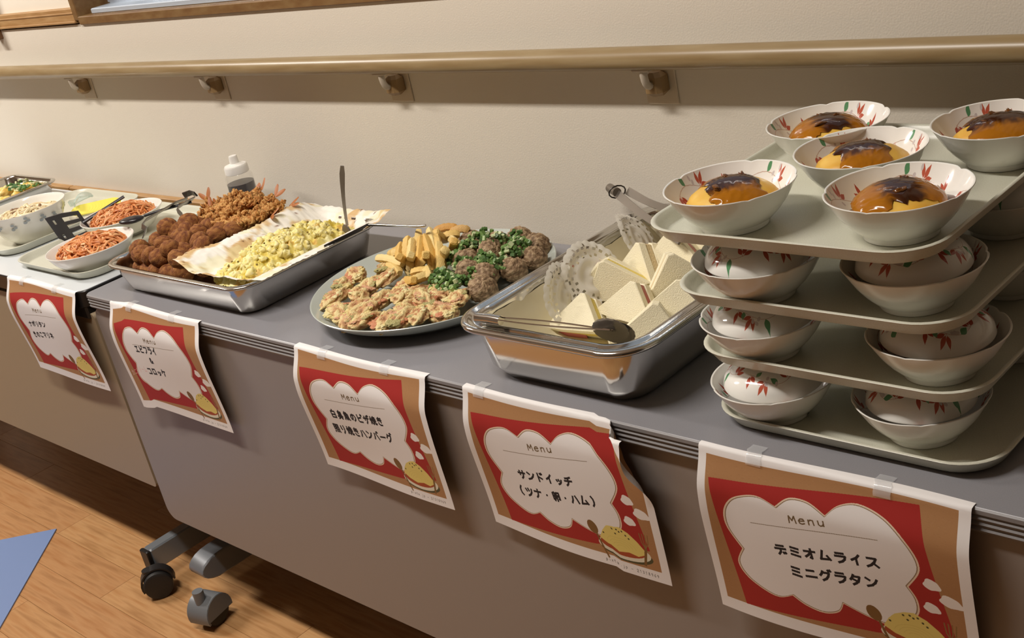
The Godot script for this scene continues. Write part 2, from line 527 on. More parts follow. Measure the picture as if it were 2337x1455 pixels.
func set_light() -> void:
	# camera
	var cam := Camera3D.new()
	cam.name = "camera"
	cam.position = Vector3(2.05395, 1.35662, 1.33148)
	cam.basis = Basis.from_euler(Vector3(-.391345, .837566, -.22367))
	cam.fov = rad_to_deg(2.0 * atan(727.5 / 2799.88))
	cam.near = .05
	cam.far = 60.0
	cam.current = true
	add_child(cam)
	# dusk outside the window, exposure
	var env := Environment.new()
	env.background_mode = Environment.BG_COLOR
	env.background_color = hexc("aebfd2")
	env.background_energy_multiplier = .55
	env.ambient_light_source = Environment.AMBIENT_SOURCE_DISABLED
	env.tonemap_mode = Environment.TONE_MAPPER_LINEAR
	env.tonemap_exposure = 1.32
	env.sdfgi_enabled = true
	env.ssao_enabled = true
	env.ssil_enabled = true
	var we := WorldEnvironment.new()
	we.name = "world_environment"
	we.environment = env
	add_child(we)
	# ceiling lamps of the corridor: place, size, strength
	var diffuser := mat("ffffff", .5)
	diffuser.emission_enabled = true
	diffuser.emission = hexc("fff4e6")
	diffuser.emission_energy_multiplier = 1.6
	for L in LAMPS:
		var o := thing("ceiling_lamp", L[3], "lamp", Vector3(L[0].x, 2.5, L[0].z))
		part("housing", boxm(Vector3(0, -.025, 0), Vector3(L[1].x + .06, .05, L[1].y + .06), mat("e8e6e0", .5), .006), o)
		part("diffuser", boxm(Vector3(0, -.054, 0), Vector3(L[1].x, .012, L[1].y), diffuser, .004), o)
		var a := AreaLight3D.new()
		a.name = "lamp_light"
		a.area_size = L[1]
		a.light_color = hexc("fff8f0")
		a.light_energy = L[2]
		a.area_range = 14.0
		a.area_attenuation = 2.0
		a.shadow_enabled = true
		a.position = Vector3(0, -.064, 0)
		a.rotation = Vector3(-PI / 2, 0, 0)
		o.add_child(a)

var LAMPS := [
	[Vector3(-1.9, 2.5, 1.08), Vector2(1.2, .12), 4.6, "long ceiling lamp over the left end of the buffet"],
	[Vector3(.5, 2.5, 1.08), Vector2(1.2, .12), 2.8, "long ceiling lamp over the middle of the buffet"],
]

func room() -> void:
	var wallm := mat("dad2c3", .75)
	bump(wallm, noise_tex(256, .2, 3), .02, Vector3.ONE * 6.0)
	var x0 := -5.2
	var x1 := 3.4
	var z1 := 3.6
	var b := MB.new()
	b.box(Vector3((x0 + x1) / 2, .55, -.06), Vector3(x1 - x0, 1.1, .12))
	b.box(Vector3((x0 + x1) / 2, 2.3, -.06), Vector3(x1 - x0, .4, .12))
	b.box(Vector3((x0 - 1.03) / 2, 1.6, -.06), Vector3(-1.03 - x0, 1.0, .12))
	b.box(Vector3((1.45 + x1) / 2, 1.6, -.06), Vector3(x1 - 1.45, 1.0, .12))
	struct("wall_back", b.mesh(wallm, 25), "cream papered corridor wall behind the tables")
	struct("wall_front", boxm(Vector3((x0 + x1) / 2, 1.25, z1 + .06), Vector3(x1 - x0, 2.5, .12), mat("8f877c", .8), 0))
	struct("wall_left", boxm(Vector3(x0 - .06, 1.25, z1 / 2), Vector3(.12, 2.5, z1 + .24), wallm, 0))
	struct("wall_right", boxm(Vector3(x1 + .06, 1.25, z1 / 2), Vector3(.12, 2.5, z1 + .24), mat("4a443c", .8), 0))
	struct("ceiling", boxm(Vector3((x0 + x1) / 2, 2.56, z1 / 2), Vector3(x1 - x0 + .24, .12, z1 + .24), mat("e6e1d6", .9), 0))
	# floor with printed-wood boards
	var fl := struct("floor", boxm(Vector3((x0 + x1) / 2, -.06, z1 / 2), Vector3(x1 - x0 + .24, .116, z1 + .24), mat("a8774a", .6), 0), "warm brown wood plank floor")
	var pm := []
	for k in 5:
		var m := mat(["bf9262", "ba8c5c", "c49867", "b7885a", "be8f5f"][k], .38)
		m.albedo_texture = noise_tex(256, .02, 4, [[0, "d8cdbf"], [.5, "ffffff"], [1, "e6d6c4"]], 20 + k)
		m.uv1_triplanar = true
		m.uv1_scale = Vector3(.7, 1, 9)
		m.uv1_offset = Vector3(k * .37, 0, k * .21)
		pm.push_back(m)
	var meshes := []
	for k in 5:
		meshes.push_back(boxm(Vector3(0, -.004, 0), Vector3(.8992, .008, .0894), pm[k], .0004))
	var n := 0
	for r in 30:
		for c in 6:
			var x: float = -2.6 + c * .9 + fmod(r * .37, .9)
			if x > 2.2:
				continue
			part("plank", meshes[(n * 7 + r * 3) % 5], fl, Vector3(x, 0, .05 + r * .09))
			n += 1
	# wooden guard board on the wall behind the left table
	var wood := mat("b99567", .5)
	wood.albedo_texture = noise_tex(256, .03, 4, [[0, "d9c7a8"], [1, "ffffff"]], 40)
	wood.uv1_triplanar = true
	wood.uv1_scale = Vector3(1.2, 8, 8)
	M.wood = wood
	var tr := MB.new()
	for s in [[-4.0, -2.902], [-2.898, -1.918], [-1.914, -.938], [-.934, -.1]]:
		tr.box(Vector3((s[0] + s[1]) / 2, .64, .009), Vector3(s[1] - s[0], .12, .018), .002)
	struct("trim_1", tr.mesh(wood, 25), "narrow tan wooden board along the wall behind the left table")
	# window with wooden frame
	var fw := mat("866a42", .5)
	fw.albedo_texture = noise_tex(256, .03, 4, [[0, "d0b48e"], [1, "ffffff"]], 41)
	fw.uv1_triplanar = true
	fw.uv1_scale = Vector3(2, 6, 6)
	var alu := mat("c5d0dc", .35, .3)
	var w := Node3D.new()
	w.name = "window_1"
	add_child(w)
	w.set_meta("kind", "structure")
	w.set_meta("label", "wood framed window with pale blue sash at the top left")
	var fb := MB.new()
	fb.box(Vector3(.42, 1.109, -.047), Vector3(2.06, .019, .106), .002)
	fb.box(Vector3(.42, 2.09, -.035), Vector3(2.06, .02, .11), .002)
	fb.box(Vector3(-.617, 1.6, -.047), Vector3(.022, .98, .106), .002)
	fb.box(Vector3(1.44, 1.6, -.035), Vector3(.03, .98, .11), .002)
	part("window_frame", fb.mesh(fw, 25), w)
	var sb := MB.new()
	sb.box(Vector3(.42, 1.124, -.045), Vector3(2.0, .012, .06), .002)
	sb.box(Vector3(.42, 1.142, -.075), Vector3(2.0, .03, .02), .002)
	sb.box(Vector3(-.57, 1.6, -.075), Vector3(.035, .94, .02), .002)
	sb.box(Vector3(.43, 1.6, -.075), Vector3(.04, .94, .02), .002)
	sb.box(Vector3(1.4, 1.6, -.075), Vector3(.03, .94, .02), .002)
	part("sash", sb.mesh(alu, 25), w)
	for k in 2:
		var g := mat(Color(.75, .82, .88, .25), .05)
		g.transparency = BaseMaterial3D.TRANSPARENCY_ALPHA
		part("pane", boxm(Vector3(-.06 + k * .98, 1.6, -.075), Vector3(.93, .9, .005), g, 0), w)
	part("latch", boxm(Vector3(-.44, 1.163, -.06), Vector3(.07, .014, .02), mat("5b6168", .4, .5), .002), w)
	var w2 := Node3D.new()
	w2.name = "window_2"
	add_child(w2)
	w2.set_meta("kind", "structure")
	w2.set_meta("label", "cream panel in a grained wooden frame left of the window")
	var f2 := MB.new()
	f2.box(Vector3(-.84, 1.121, -.035), Vector3(.43, .034, .08), .002)
	f2.box(Vector3(-.84, 1.107, .004), Vector3(.43, .005, .008), .001)
	f2.box(Vector3(-.84, 1.127, .005), Vector3(.43, .004, .004), .001)
	f2.box(Vector3(-.84, 2.09, -.02), Vector3(.43, .02, .08), .002)
	part("window_frame", f2.mesh(wood, 25), w2)
	part("panel", boxm(Vector3(-.83, 1.61, -.024), Vector3(.41, .95, .03), mat("efe8d8", .7), .001), w2)
	part("post", boxm(Vector3(-1.048, 1.6, -.035), Vector3(.03, 1.04, .12), mat("6b4a2c", .5), .002), w2)
	# blue diamond mat on the floor
	var db := MB.new()
	var dm := Vector3(-.69, .0, .447)
	var ex := Vector3(.71, 0, .71)
	var ez := Vector3(-.71, 0, .71)
	var ring := PackedVector3Array()
	var ring2 := PackedVector3Array()
	for q in [[0, 0], [1.1, 0], [1.1, 1.1], [0, 1.1]]:
		ring.push_back(ex * q[0] + ez * q[1] + Vector3(0, .003, 0))
		ring2.push_back(ex * q[0] + ez * q[1])
	var rr := ring2.duplicate()
	rr.append_array(ring)
	db.grid(rr, 2, 4, true)
	db.fan(ring, true)
	single("floor_mat", db.mesh(mat("7288b4", .6), 25), "flat blue mat whose corner shows on the wooden floor", "mat", dm)

func handrail() -> void:
	var h := thing("handrail", "beige round handrail on brackets running along the wall", "handrail", Vector3(-.68, 0, 0))
	var railm := mat("a08d6a", .32)
	railm.albedo_texture = noise_tex(256, .03, 4, [[0, "dcd0bd"], [1, "ffffff"]], 44)
	railm.uv1_triplanar = true
	railm.uv1_scale = Vector3(.8, 7, 7)
	var b := MB.new()
	var c := Vector3(0, 1.0045, .038)
	b.tube(PackedVector3Array([c + Vector3(-3.4, 0, 0), c, c + Vector3(3.6, 0, 0)]), .0162, 28)
	part("rail", b.mesh(railm, 40), h)
	var arm := MB.new()
	arm.tube(arc(Vector3(0, .966, .020), Vector3(0, .966, .034), Vector3(0, .990, .038), 8), .0055, 10)
	arm.box(Vector3(0, .9885, .038), Vector3(.03, .004, .014), .001)
	var am := arm.mesh(mat("b7ac9c", .45), 40)
	var mount := MB.new()
	mount.box(Vector3(0, .962, .013), Vector3(.03, .034, .028), .006)
	var mm := mount.mesh(mat("8a6f49", .5), 25)
	var pl := boxm(Vector3(-.002, .960, .0015), Vector3(.055, .062, .003), mat("cdbfa8", .4), .001)
	for k in range(-3, 6):
		var x := k * .5565
		var br := part("bracket", am, h, Vector3(x, 0, 0))
		part("mount_block", mm, br)
		part("wall_plate", pl, br)

func caster(parent: Node3D, x: float, z: float, dark: bool, yaw: float, top: float) -> void:
	var hood := mat("23201f" if dark else "6a6d70", .4)
	var wheel := mat("1c1917", .55)
	var bs := Basis(Vector3.UP, yaw)
	var R := .031
	var b := MB.new()
	for s in [-1, 1]:
		var q := MB.new()
		q.lathe([[.0, -.0105], [.0235, -.0105], [.0295, -.0075], [R, 0.0], [.0295, .0075], [.0235, .0105], [0, .0105]], 32)
		for k in q.v.size():
			q.v[k] = bs * (Vector3(q.v[k].y + s * .0145, q.v[k].x, q.v[k].z) + Vector3(0, R, -.014)) + Vector3(x, 0, z)
		var o := b.v.size()
		b.v.append_array(q.v); b.uv.append_array(q.uv); b.col.append_array(q.col)
		for k in range(0, q.ix.size(), 3):
			b.tri(o + q.ix[k], o + q.ix[k + 2], o + q.ix[k + 1])
	var c := part("caster", b.mesh(wheel, 40), parent)
	# hood over the wheels: a curved cover swept round the axle
	var hb := MB.new()
	var p := PackedVector3Array()
	var w := .012 if dark else .027
	for k in 15:
		var a := -.35 + 3.5 * k / 14.0
		for q in [[-w, R + .001], [-w, R + .005], [w, R + .005], [w, R + .001]]:
			p.push_back(bs * (Vector3(q[0], R + sin(a) * q[1], -.014 + cos(a) * q[1])) + Vector3(x, 0, z))
	hb.grid(p, 15, 4, true)
	hb.fan(p.slice(0, 4), false)
	hb.fan(p.slice(p.size() - 4), true)
	if not dark:
		for s in [-1, 1]:
			var half := PackedVector3Array()
			for k in 16:
				var a := -.15 + (PI + .3) * k / 15.0
				half.push_back(bs * Vector3(s * (w + .001), R + sin(a) * (R + .004), -.014 + cos(a) * (R + .004)) + Vector3(x, 0, z))
			var inner := PackedVector3Array()
			for q in half:
				inner.push_back(q - bs * Vector3(s * .003, 0, 0))
			var both := half.duplicate()
			both.append_array(inner)
			hb.grid(both, 2, 16, true)
			hb.fan(half, true)
			hb.fan(inner, false)
	hb.tube(PackedVector3Array([Vector3(x, R + .02, z), Vector3(x, top, z)]), .011, 14)
	part("caster_hood", hb.mesh(hood, 40), c)

func tables() -> void:
	var D := .445
	# right table: thick grey top with ribbed edge
	var t2 := thing("folding_table", "long grey folding table with ribbed edge under the hot food", "table", Vector3(.84, 0, .23))
	var top := mat("8c8b8f", .25)
	top.albedo_texture = noise_tex(512, .25, 2, [[0, "f0f0f0"], [1, "ffffff"]], 50)
	top.uv1_triplanar = true
	top.uv1_scale = Vector3.ONE * 6
	var o2 := -t2.position
	var hx := .9
	var hz := .2165
	var rel := Vector3(.84 - .0 - .002, 0, .2285)
	var prof := [[.012, .672], [.004, .672], [.0015, .674], [0, .677], [.0022, .6795], [.0022, .6805], [0, .683], [.0022, .6855], [.0022, .6865], [0, .689], [.0022, .6915], [0, .694], [.0005, .698], [.0025, .6997]]
	part("edge_band", rloft(hx, hz, .012, prof, mat("7d7a7a", .4), 30, 5), t2, rel + o2)
	part("table_top", rloft(hx - .002, hz - .002, .011, [[0, .694], [0, .6995], [.0006, .70]], top, 30, 5), t2, rel + o2)
	var pn := mat("8e857e", .45)
	part("modesty_panel", rloft(.898, .231, .026, [[0, 0], [0, .012]], pn, 30), t2, o2 + Vector3(.836, .44, .425)).rotation = Vector3(PI / 2, 0, 0)
	for s in [[.0, .052], [1.66, 1.712]]:
		var b := MB.new()
		b.box(Vector3((s[0] + s[1]) / 2, .375, .23), Vector3(.05, .59, .07), .006)
		var lg := part("leg", b.mesh(mat("3d3b3b", .4, .2), 25), t2, o2)
		var f := MB.new()
		var xm: float = (s[0] + s[1]) / 2 - .034
		for e in [0]:
			var ringp := PackedVector3Array()
			for k in 20:
				var a := TAU * k / 20
				var zz := (.40 if cos(a) > 0 else .07) + cos(a) * .05
				for q in [-1, 1]:
					pass
				ringp.push_back(Vector3(zz, .102 + sin(a) * .026, 0))
			var pp := PackedVector3Array()
			for w in [[-.026, .86], [-.023, 1.0], [.023, 1.0], [.026, .86]]:
				for q in ringp:
					pp.push_back(Vector3(xm + w[0], .102 + (q.y - .102) * w[1], q.x + (1.0 - w[1]) * (.01 if q.x < .2 else -.01)))
			f.grid(pp, 4, 20, true)
			f.fan(pp.slice(0, 20), false)
			f.fan(pp.slice(60), true)
		part("foot", f.mesh(mat("76797d", .35, .3), 40), lg)
		caster(t2, xm + .036 - .84, .476 - .23, false, .25, .085)
		caster(t2, xm + .036 - .84, .06 - .23, false, .25, .085)
	# left table: pale top with thin black edge
	var t1 := thing("folding_table", "pale grey folding table with thin black edge and rounded corner", "table", Vector3(-.98, 0, .23))
	var o1 := -t1.position
	var top1 := mat("d3d8db", .25)
	var rel1 := Vector3(-.98 - .0, 0, .2385)
	part("table_top", rloft(.898, .205, .024, [[.002, .690], [0, .694], [0, .6995], [.0006, .70]], top1, 30), t1, rel1 + o1)
	part("edge_band", rloft(.8995, .2065, .025, [[.004, .664], [0, .667], [0, .6965], [.0012, .6985]], mat("1d1b1b", .3), 30), t1, rel1 + o1)
	part("modesty_panel", rloft(.878, .19, .01, [[0, 0], [0, .012]], mat("9c8a70", .5), 30), t1, o1 + Vector3(-.955, .462, .423)).rotation = Vector3(PI / 2, 0, 0)
	part("corner_bracket", boxm(Vector3(-.115, .655, .40), Vector3(.055, .03, .08), mat("171514", .4), .004), t1, o1)
	for s in [-.226, -1.7]:
		var lg := part("leg", boxm(Vector3(s, .37, .22), Vector3(.05, .6, .06), mat("3d3b3b", .4, .2), .006), t1, o1)
		part("foot", boxm(Vector3(s + .008, .063, .245), Vector3(.03, .05, .40), mat("8d9297", .3, .5), .003), lg)
		part("foot_cap", boxm(Vector3(s + .008, .063, .449), Vector3(.031, .051, .010), mat("191717", .4), .002), lg)
		caster(t1, s + .044 + .98, .474 - .23, true, -.5, .066)
		caster(t1, s + .044 + .98, .05 - .23, true, -.5, .066)

func menus() -> void:
	var base := menu_base()
	var W := Vector2(1024, 724)
	var ink := hexc("181419")
	var L := [
		[-.378, .29, [["ナポリタン", .205, .452, .056, .062, 0], ["きのこマリネ", .195, .568, .056, .064, 0]], "white and red menu paper taped to the pale table, leftmost sign", .016, -.004],
		[.043, .291, [["エビフライ", .215, .388, .052, .072, 0], ["&", .335, .478, .05, .056, 0], ["カニクリーム", .045, .622, .034, .062, 1], ["コロッケ", .255, .592, .054, .07, 0]], "white and red menu paper whose wording includes an ampersand line", .014, .004],
		[.594, .288, [["白身魚のピザ焼き", .205, .462, .0555, .072, 0], ["照り焼きハンバーグ", .18, .592, .0555, .074, 0]], "white and red menu paper hanging below the round plate", .014, .0],
		[.953, .293, [["サンドイッチ", .255, .497, .056, .066, 0], ["(ツナ・卵・ハム)", .215, .622, .0555, .068, 0]], "white and red menu paper with one curled top corner", .010, .012],
		[1.318, .298, [["デミオムライス", .285, .478, .0585, .066, 0], ["ミニグラタン", .335, .590, .0575, .068, 0]], "white and red menu paper below the stacked trays, nearest sign", .012, .0],
	]
	for i in L.size():
		var q: Array = L[i]
		var im: Image = base.duplicate()
		for t in q[2]:
			var adv := Vector2(t[3], -t[3] * .172) * W
			write(im, t[0], Vector2(t[1], t[2]) * W, adv, t[4] * W.y, 9.6 if t[5] == 0 else 3.4, ink if t[5] == 0 else hexc("e0b9b4"))
		im.generate_mipmaps()
		var m := mat(Color.WHITE, .7)
		m.albedo_texture = ImageTexture.create_from_image(im)
		m.backlight_enabled = true
		m.backlight = Color(.12, .12, .12)
		var nu := 30
		var nv := 44
		var p := PackedVector3Array()
		var tt := PackedVector2Array()
		var len := .2175
		var bulge: float = q[4]
		for r in nv:
			var s: float = len * r / (nv - 1)
			for c in nu:
				var u := float(c) / (nu - 1)
				var lip := .006 + .003 * sin(u * 5.0 + i)
				if i == 1 and u < .16:
					lip = maxf(.0, .006 - (.16 - u) * .05)
				if i == 3 and u > .75:
					lip = .003
				var d := s - lip
				var y := .7012
				var z := .4450 - d
				if d < -.0:
					z = .4450 - (lip - s) + .001
				else:
					var k := minf(d / .004, PI / 2)
					z = .446 + sin(k) * .0025
					y = .7012 - (1.0 - cos(k)) * .0025 - maxf(0, d - .0063)
					var h := clampf(d / len, 0, 1)
					z += bulge * smoothstep(0.0, .25, h) * (1.0 - .75 * smoothstep(.25, 1.0, h))
					z += .0035 * sin(u * 4.2 + i * 1.7) * smoothstep(.1, .9, h)
					z += .006 * (1.0 - smoothstep(0.0, .12, u)) * smoothstep(.05, .4, h) * (1.0 - h)
					y += bulge * .25 * smoothstep(0.1, .6, h)
				var x: float = u * q[1]
				if i == 3:
					var cu := smoothstep(.0, 1.0, clampf((u - .84) / .16 + (.28 - s / len) / .4 - .45, 0, 1))
					z += cu * .022
					y -= cu * .010
					x -= cu * .022
				p.push_back(Vector3(x, y, z))
				tt.push_back(Vector2(u, float(r) / (nv - 1)))
		var b := MB.new()
		b.grid(p, nv, nu, false, tt, PackedColorArray(), true)
		var at := Vector3(q[0], 0, 0)
		var o := single("menu_sign", b.mesh(m), q[3], "menu sign", at)
		# clear tape
		var tm := mat(Color(.93, .94, .95, .3), .12)
		tm.transparency = BaseMaterial3D.TRANSPARENCY_ALPHA
		for f in ([.2, .68] if i != 3 else [.07]):
			var tp := PackedVector3Array()
			for r in 8:
				var a := PI / 2 * clampf((r - 3) / 2.0, 0, 1)
				var zz: float = [.428, .434, .440, .4456, .4478, .4489, .4492, .4494][r]
				var yy: float = [.7004, .7006, .7016, .7020, .7012, .6990, .6950, .6910][r]
				for c in 2:
					tp.push_back(Vector3(f * q[1] + c * .018 - .004 * (1 if r < 3 else 0), yy + .0004, zz + (bulge * .2 if r > 5 else 0.0)))
			var tb := MB.new()
			tb.grid(tp, 8, 2, false, PackedVector2Array(), PackedColorArray(), true)
			part("tape", tb.mesh(tm), o)

# ---------------------------------------------------------------- trays, bowls and omelettes
func spray(im: Image, c: Vector2, ang: float, s: float, red: Color, n := 3) -> void:
	for k in n:
		var a := ang + (k - (n - 1) / 2.0) * .75
		fill_poly(im, leafp(c + Vector2(s * .12, 0).rotated(a), a, s * (.78 if k == 1 else .62), s * .15), red)
		stroke(im, [c, c + Vector2(s * .2, 0).rotated(a)], 1.6, hexc("c98d7c"))

func print_tex(r0: float, r1: float, seed_: int, s: float) -> ImageTexture:
	var im := Image.create(768, 768, false, Image.FORMAT_RGB8)
	im.fill(hexc("f1efe8"))
	var rr := RandomNumberGenerator.new()
	rr.seed = seed_
	var c := Vector2(384, 384)
	for k in 4:
		var a := TAU * k / 4 + .25
		var ra := 384 * r0
		var rb := 384 * r1
		var path := []
		for j in 14:
			var t := j / 13.0
			path.push_back(c + Vector2(lerpf(ra, rb, .5 + .45 * sin(t * 5.2)), 0).rotated(a + t * 1.25))
		stroke(im, path, 2.6, hexc("c7ac9c"))
		spray(im, path[1], a + PI / 2 + 1.8, 62 * s, hexc("b4503a"))
		spray(im, path[7], a + 1.4, 58 * s, hexc("bb5b44"))
		spray(im, path[12], a - .6 + 1.2, 60 * s, hexc("b4503a"), 2)
		fill_poly(im, leafp(path[4], a + rr.randf() * 6, 38 * s, 12 * s), hexc("5d9468"))
		fill_poly(im, leafp(path[10], a + rr.randf() * 6, 32 * s, 10 * s), hexc("6fa077"))
		for j in 3:
			fill_poly(im, oval(path[6] + Vector2(rr.randf_range(-40, 40), rr.randf_range(-40, 40)), 9 * s, 6 * s, rr.randf() * 3), hexc("cfc6c4"))
	im.generate_mipmaps()
	return ImageTexture.create_from_image(im)

func petal(d: Vector3, a: float, H: float, R: float) -> Vector3:
	var w := pow(clampf(d.y / H, 0, 1), 2.0) * clampf(Vector2(d.x, d.z).length() / R, 0, 1)
	var l := absf(sin(a * 2.5))
	var cusp := 1.0 - exp(-l * l / .02)
	var k := 1.0 + w * (.010 * l - .006 - .016 * (1.0 - cusp))
	return Vector3(d.x * k, d.y - w * .0014 * (1.0 - cusp), d.z * k)

func make_bowl() -> ArrayMesh:
	var R := .0665
	var H := .045
	var glaze: StandardMaterial3D = M.glaze
	var pr := mat(Color.WHITE, .12)
	pr.albedo_texture = print_tex(.74, .90, 5, 1.15)
	var b := MB.new()
	var pt := func(d: Vector3, a: float): return petal(d, a, H, R)
	b.lathe([[.0, .006], [.031, .006]], 60, Vector3.ZERO, null, .07)
	# foot ring with its small drain notch
	b.lathe([[.030, .007], [.0305, .0005], [.033, 0], [.0345, .001], [.0355, .007]], 56, Vector3.ZERO, null, .07, .16, TAU)
	b.lathe([[.0352, .006], [.040, .0085], [.048, .0165], [.0535, .0235], [.0542, .025], [.0555, .0262], [.061, .0355], [.0650, .0425], [.0665, .0449], [.0662, .0455], [.0652, .0455], [.0645, .0448]], 120, Vector3.ZERO, pt, .07)
	var am := b.mesh(glaze, 50)
	var c := MB.new()
	c.lathe([[.0645, .0448], [.0632, .042], [.058, .033], [.052, .0245], [.044, .016], [.032, .0098], [.0, .0085]], 120, Vector3.ZERO, pt, .0665)
	return c.surf(am, pr)

func make_lid() -> ArrayMesh:
	var pr := mat(Color.WHITE, .1)
	pr.albedo_texture = print_tex(.66, .84, 9, 1.75)
	var b := MB.new()
	b.lathe([[0, .003], [.050, .0], [.0525, .0004], [.0532, .002], [.0515, .009], [.0475, .0150], [.041, .0205], [.034, .0243], [.0295, .0258], [.029, .0322], [.028, .033], [.0265, .0326], [.026, .027], [0, .0265]], 90, Vector3.ZERO, null, .0532)
	return b.mesh(pr, 50)

func sauce_mesh(r: Vector3, sd: int, w: float) -> ArrayMesh:
	# a sheet of sauce lying over the middle of the omelette, thick and dark on top, thin at the sides
	var nz := FastNoiseLite.new()
	nz.seed = sd; nz.frequency = 1.6; nz.fractal_octaves = 3
	var p := PackedVector3Array()
	var cc := PackedColorArray()
	var n := 30
	var m := 26
	for i in n:
		var t := -1.32 + 2.64 * i / (n - 1)
		for j in m:
			var s := -1.0 + 2.0 * j / (m - 1)
			var wob := w * (1.0 + .30 * nz.get_noise_2d(t * 1.3, signf(s) * 3.0))
			var x := s * wob
			var e := 1.0 - pow(absf(s), 6.0)
			var k := sqrt(maxf(0.02, 1.0 - x * x))
			var lump := 1.0 + .03 * nz.get_noise_2d(t * 3.0, s * 3.0 + 9.0)
			var th := .0018 * e + .0012 * e * clampf(1.0 - absf(t), 0, 1)
			var q := Vector3(x * r.x, cos(t) * r.y * k * lump + th, sin(t) * r.z * k * lump + th * signf(t) * absf(sin(t)))
			p.push_back(q)
			var g := smoothstep(.22, .62, absf(t - .05) + .22 * nz.get_noise_2d(t * 2.0 + 5.0, s * 2.0))
			cc.push_back(lin(hexc("3a1d0e")).lerp(lin(hexc("a5681a")), g))
	var b := MB.new()
	b.grid(p, n, m, false, PackedVector2Array(), cc, true)
	return b.mesh(M.sauce)

func omelette(bowl_at: Vector3, yaw: float, sd: int, label: String, w: float, flip: bool) -> void:
	var o := thing("omelette", label, "omelette", bowl_at + Vector3(0, .0235, 0))
	o.rotation.y = yaw
	var r := Vector3(.0475, .0225, .040)
	var b := MB.new()
	var paint := func(d: Vector3, n: float, _z):
		return lin(hexc("e6bb52")).lerp(lin(hexc("d9a53a")), clampf(.5 + n * 1.2, 0, 1))
	b.blob(Vector3.ZERO, r, .06, 1.2, sd, 44, 26, paint, Basis.IDENTITY, .42)
	part("egg", b.mesh(M.egg), o)
	part("sauce", sauce_mesh(r * 1.03, sd + 3, w), o)
	var pool := MB.new()
	var brown := func(d: Vector3, n: float, _z): return lin(hexc("6b3a10"))
	pool.blob(Vector3(0, .001, .0), Vector3(.030, .0030, .0500), .12, 2.0, sd + 8, 26, 8, brown)
	part("sauce_pool", pool.mesh(M.sauce), o)
	for k in 4:
		var mb := MB.new()
		var dark := func(d: Vector3, n: float, _z): return lin(hexc("4a2a12")).lerp(lin(hexc("7a4a1c")), clampf(.5 + n, 0, 1))
		var a := k * 1.7 + sd
		mb.blob(Vector3(sin(a) * .016, .0228 - .003 * absf(sin(a * 2)), cos(a * 1.3) * .013), Vector3(.0075, .0028, .0045), .6, 1.4, sd + k, 14, 9, dark, Basis(Vector3(.3, 1, .2).normalized(), a))
		part("mushroom", mb.mesh(M.sauce), o)

func stacked_trays() -> void:
	M.glaze = mat("eeece4", .14)
	M.sauce = vmat(.12)
	M.sauce.metallic_specular = .38
	M.egg = vmat(.38)
	M.egg.subsurf_scatter_enabled = true
	M.egg.subsurf_scatter_strength = .15
	var trm := mat("d3d2c2", .32)
	trm.albedo_texture = noise_tex(256, .3, 2, [[0, "e9e9e4"], [1, "ffffff"]], 60)
	trm.uv1_triplanar = true
	trm.uv1_scale = Vector3.ONE * 8
	M.tray = trm
	M.tray_mesh = rloft(.158, .172, .048, [[.022, .0], [.014, .0003], [.009, .003], [.004, .012], [.0002, .0162], [0, .0172], [.001, .0180], [.003, .0180], [.0048, .0168], [.008, .012], [.0125, .0045], [.0165, .003]], trm, 50, 10)
	var bm := make_bowl()
	var lm := make_lid()
	var tx := [1.461, 1.452, 1.443, 1.431]
	var tz := [.240, .242, .254, .269]
	var tl := ["cream plastic tray at the bottom of the stack, resting on the grey table", "cream plastic tray second from the bottom of the stack", "cream plastic tray third from the bottom, under the top tray", "cream plastic tray at the top of the stack holding the open bowls"]
	var cen := [
		[[1.363, .362], [1.521, .345], [1.442, .252], [1.352, .150], [1.531, .150]],
		[[1.361, .362], [1.544, .346], [1.448, .252], [1.350, .152], [1.530, .150]],
		[[1.374, .376], [1.530, .353], [1.440, .262], [1.350, .168], [1.534, .164]],
		[[1.354, .377], [1.526, .363], [1.435, .263], [1.350, .179], [1.536, .166]],
	]
	var where := ["front left", "front right", "middle", "back left", "back right"]
	var lev := ["bottom tray", "second tray", "third tray", "top tray"]
	var turn := [[.2, 1.4, 2.4, .6, 3.1], [1.1, 2.2, .5, 1.9, .2], [.7, 1.8, 2.9, .1, .9], [.55, 1.0, .2, .85, 1.6]]
	for k in 4:
		var y := .7 + .074 * k
		single("tray", M.tray_mesh, tl[k], "tray", Vector3(tx[k], y, tz[k]), "cream trays")
		for j in 5:
			var at := Vector3(cen[k][j][0], y + .003, cen[k][j][1])
			var bl := "white scalloped bowl with red leaf print, %s on the %s" % [where[j], lev[k]]
			var bo := single("bowl", bm, bl, "bowl", at, "white bowls on the stacked trays")
			bo.rotation.y = turn[k][j]
			if k < 3:
				var li := single("bowl_cover", lm, "white domed lid with red leaves on the %s bowl of the %s" % [where[j], lev[k]], "bowl lid", at + Vector3(0, .0382, 0), "lids on the stacked bowls")
				li.rotation.y = turn[k][j] * 1.7 + 1.0
	var long_side := .735
	for q in [[0, long_side + .1, 3, "front left", .52, false], [1, long_side + PI / 2, 11, "front right", .62, false], [2, long_side, 21, "middle", .50, true], [3, long_side + PI / 2 + .1, 31, "back left", .62, false], [4, long_side - .1, 41, "back right", .66, false]]:
		var at := Vector3(cen[3][q[0]][0], .922 + .003, cen[3][q[0]][1])
		omelette(at, q[1], q[2], "yellow omelette with glossy brown sauce in the %s bowl of the top tray" % q[3], q[4], q[5])

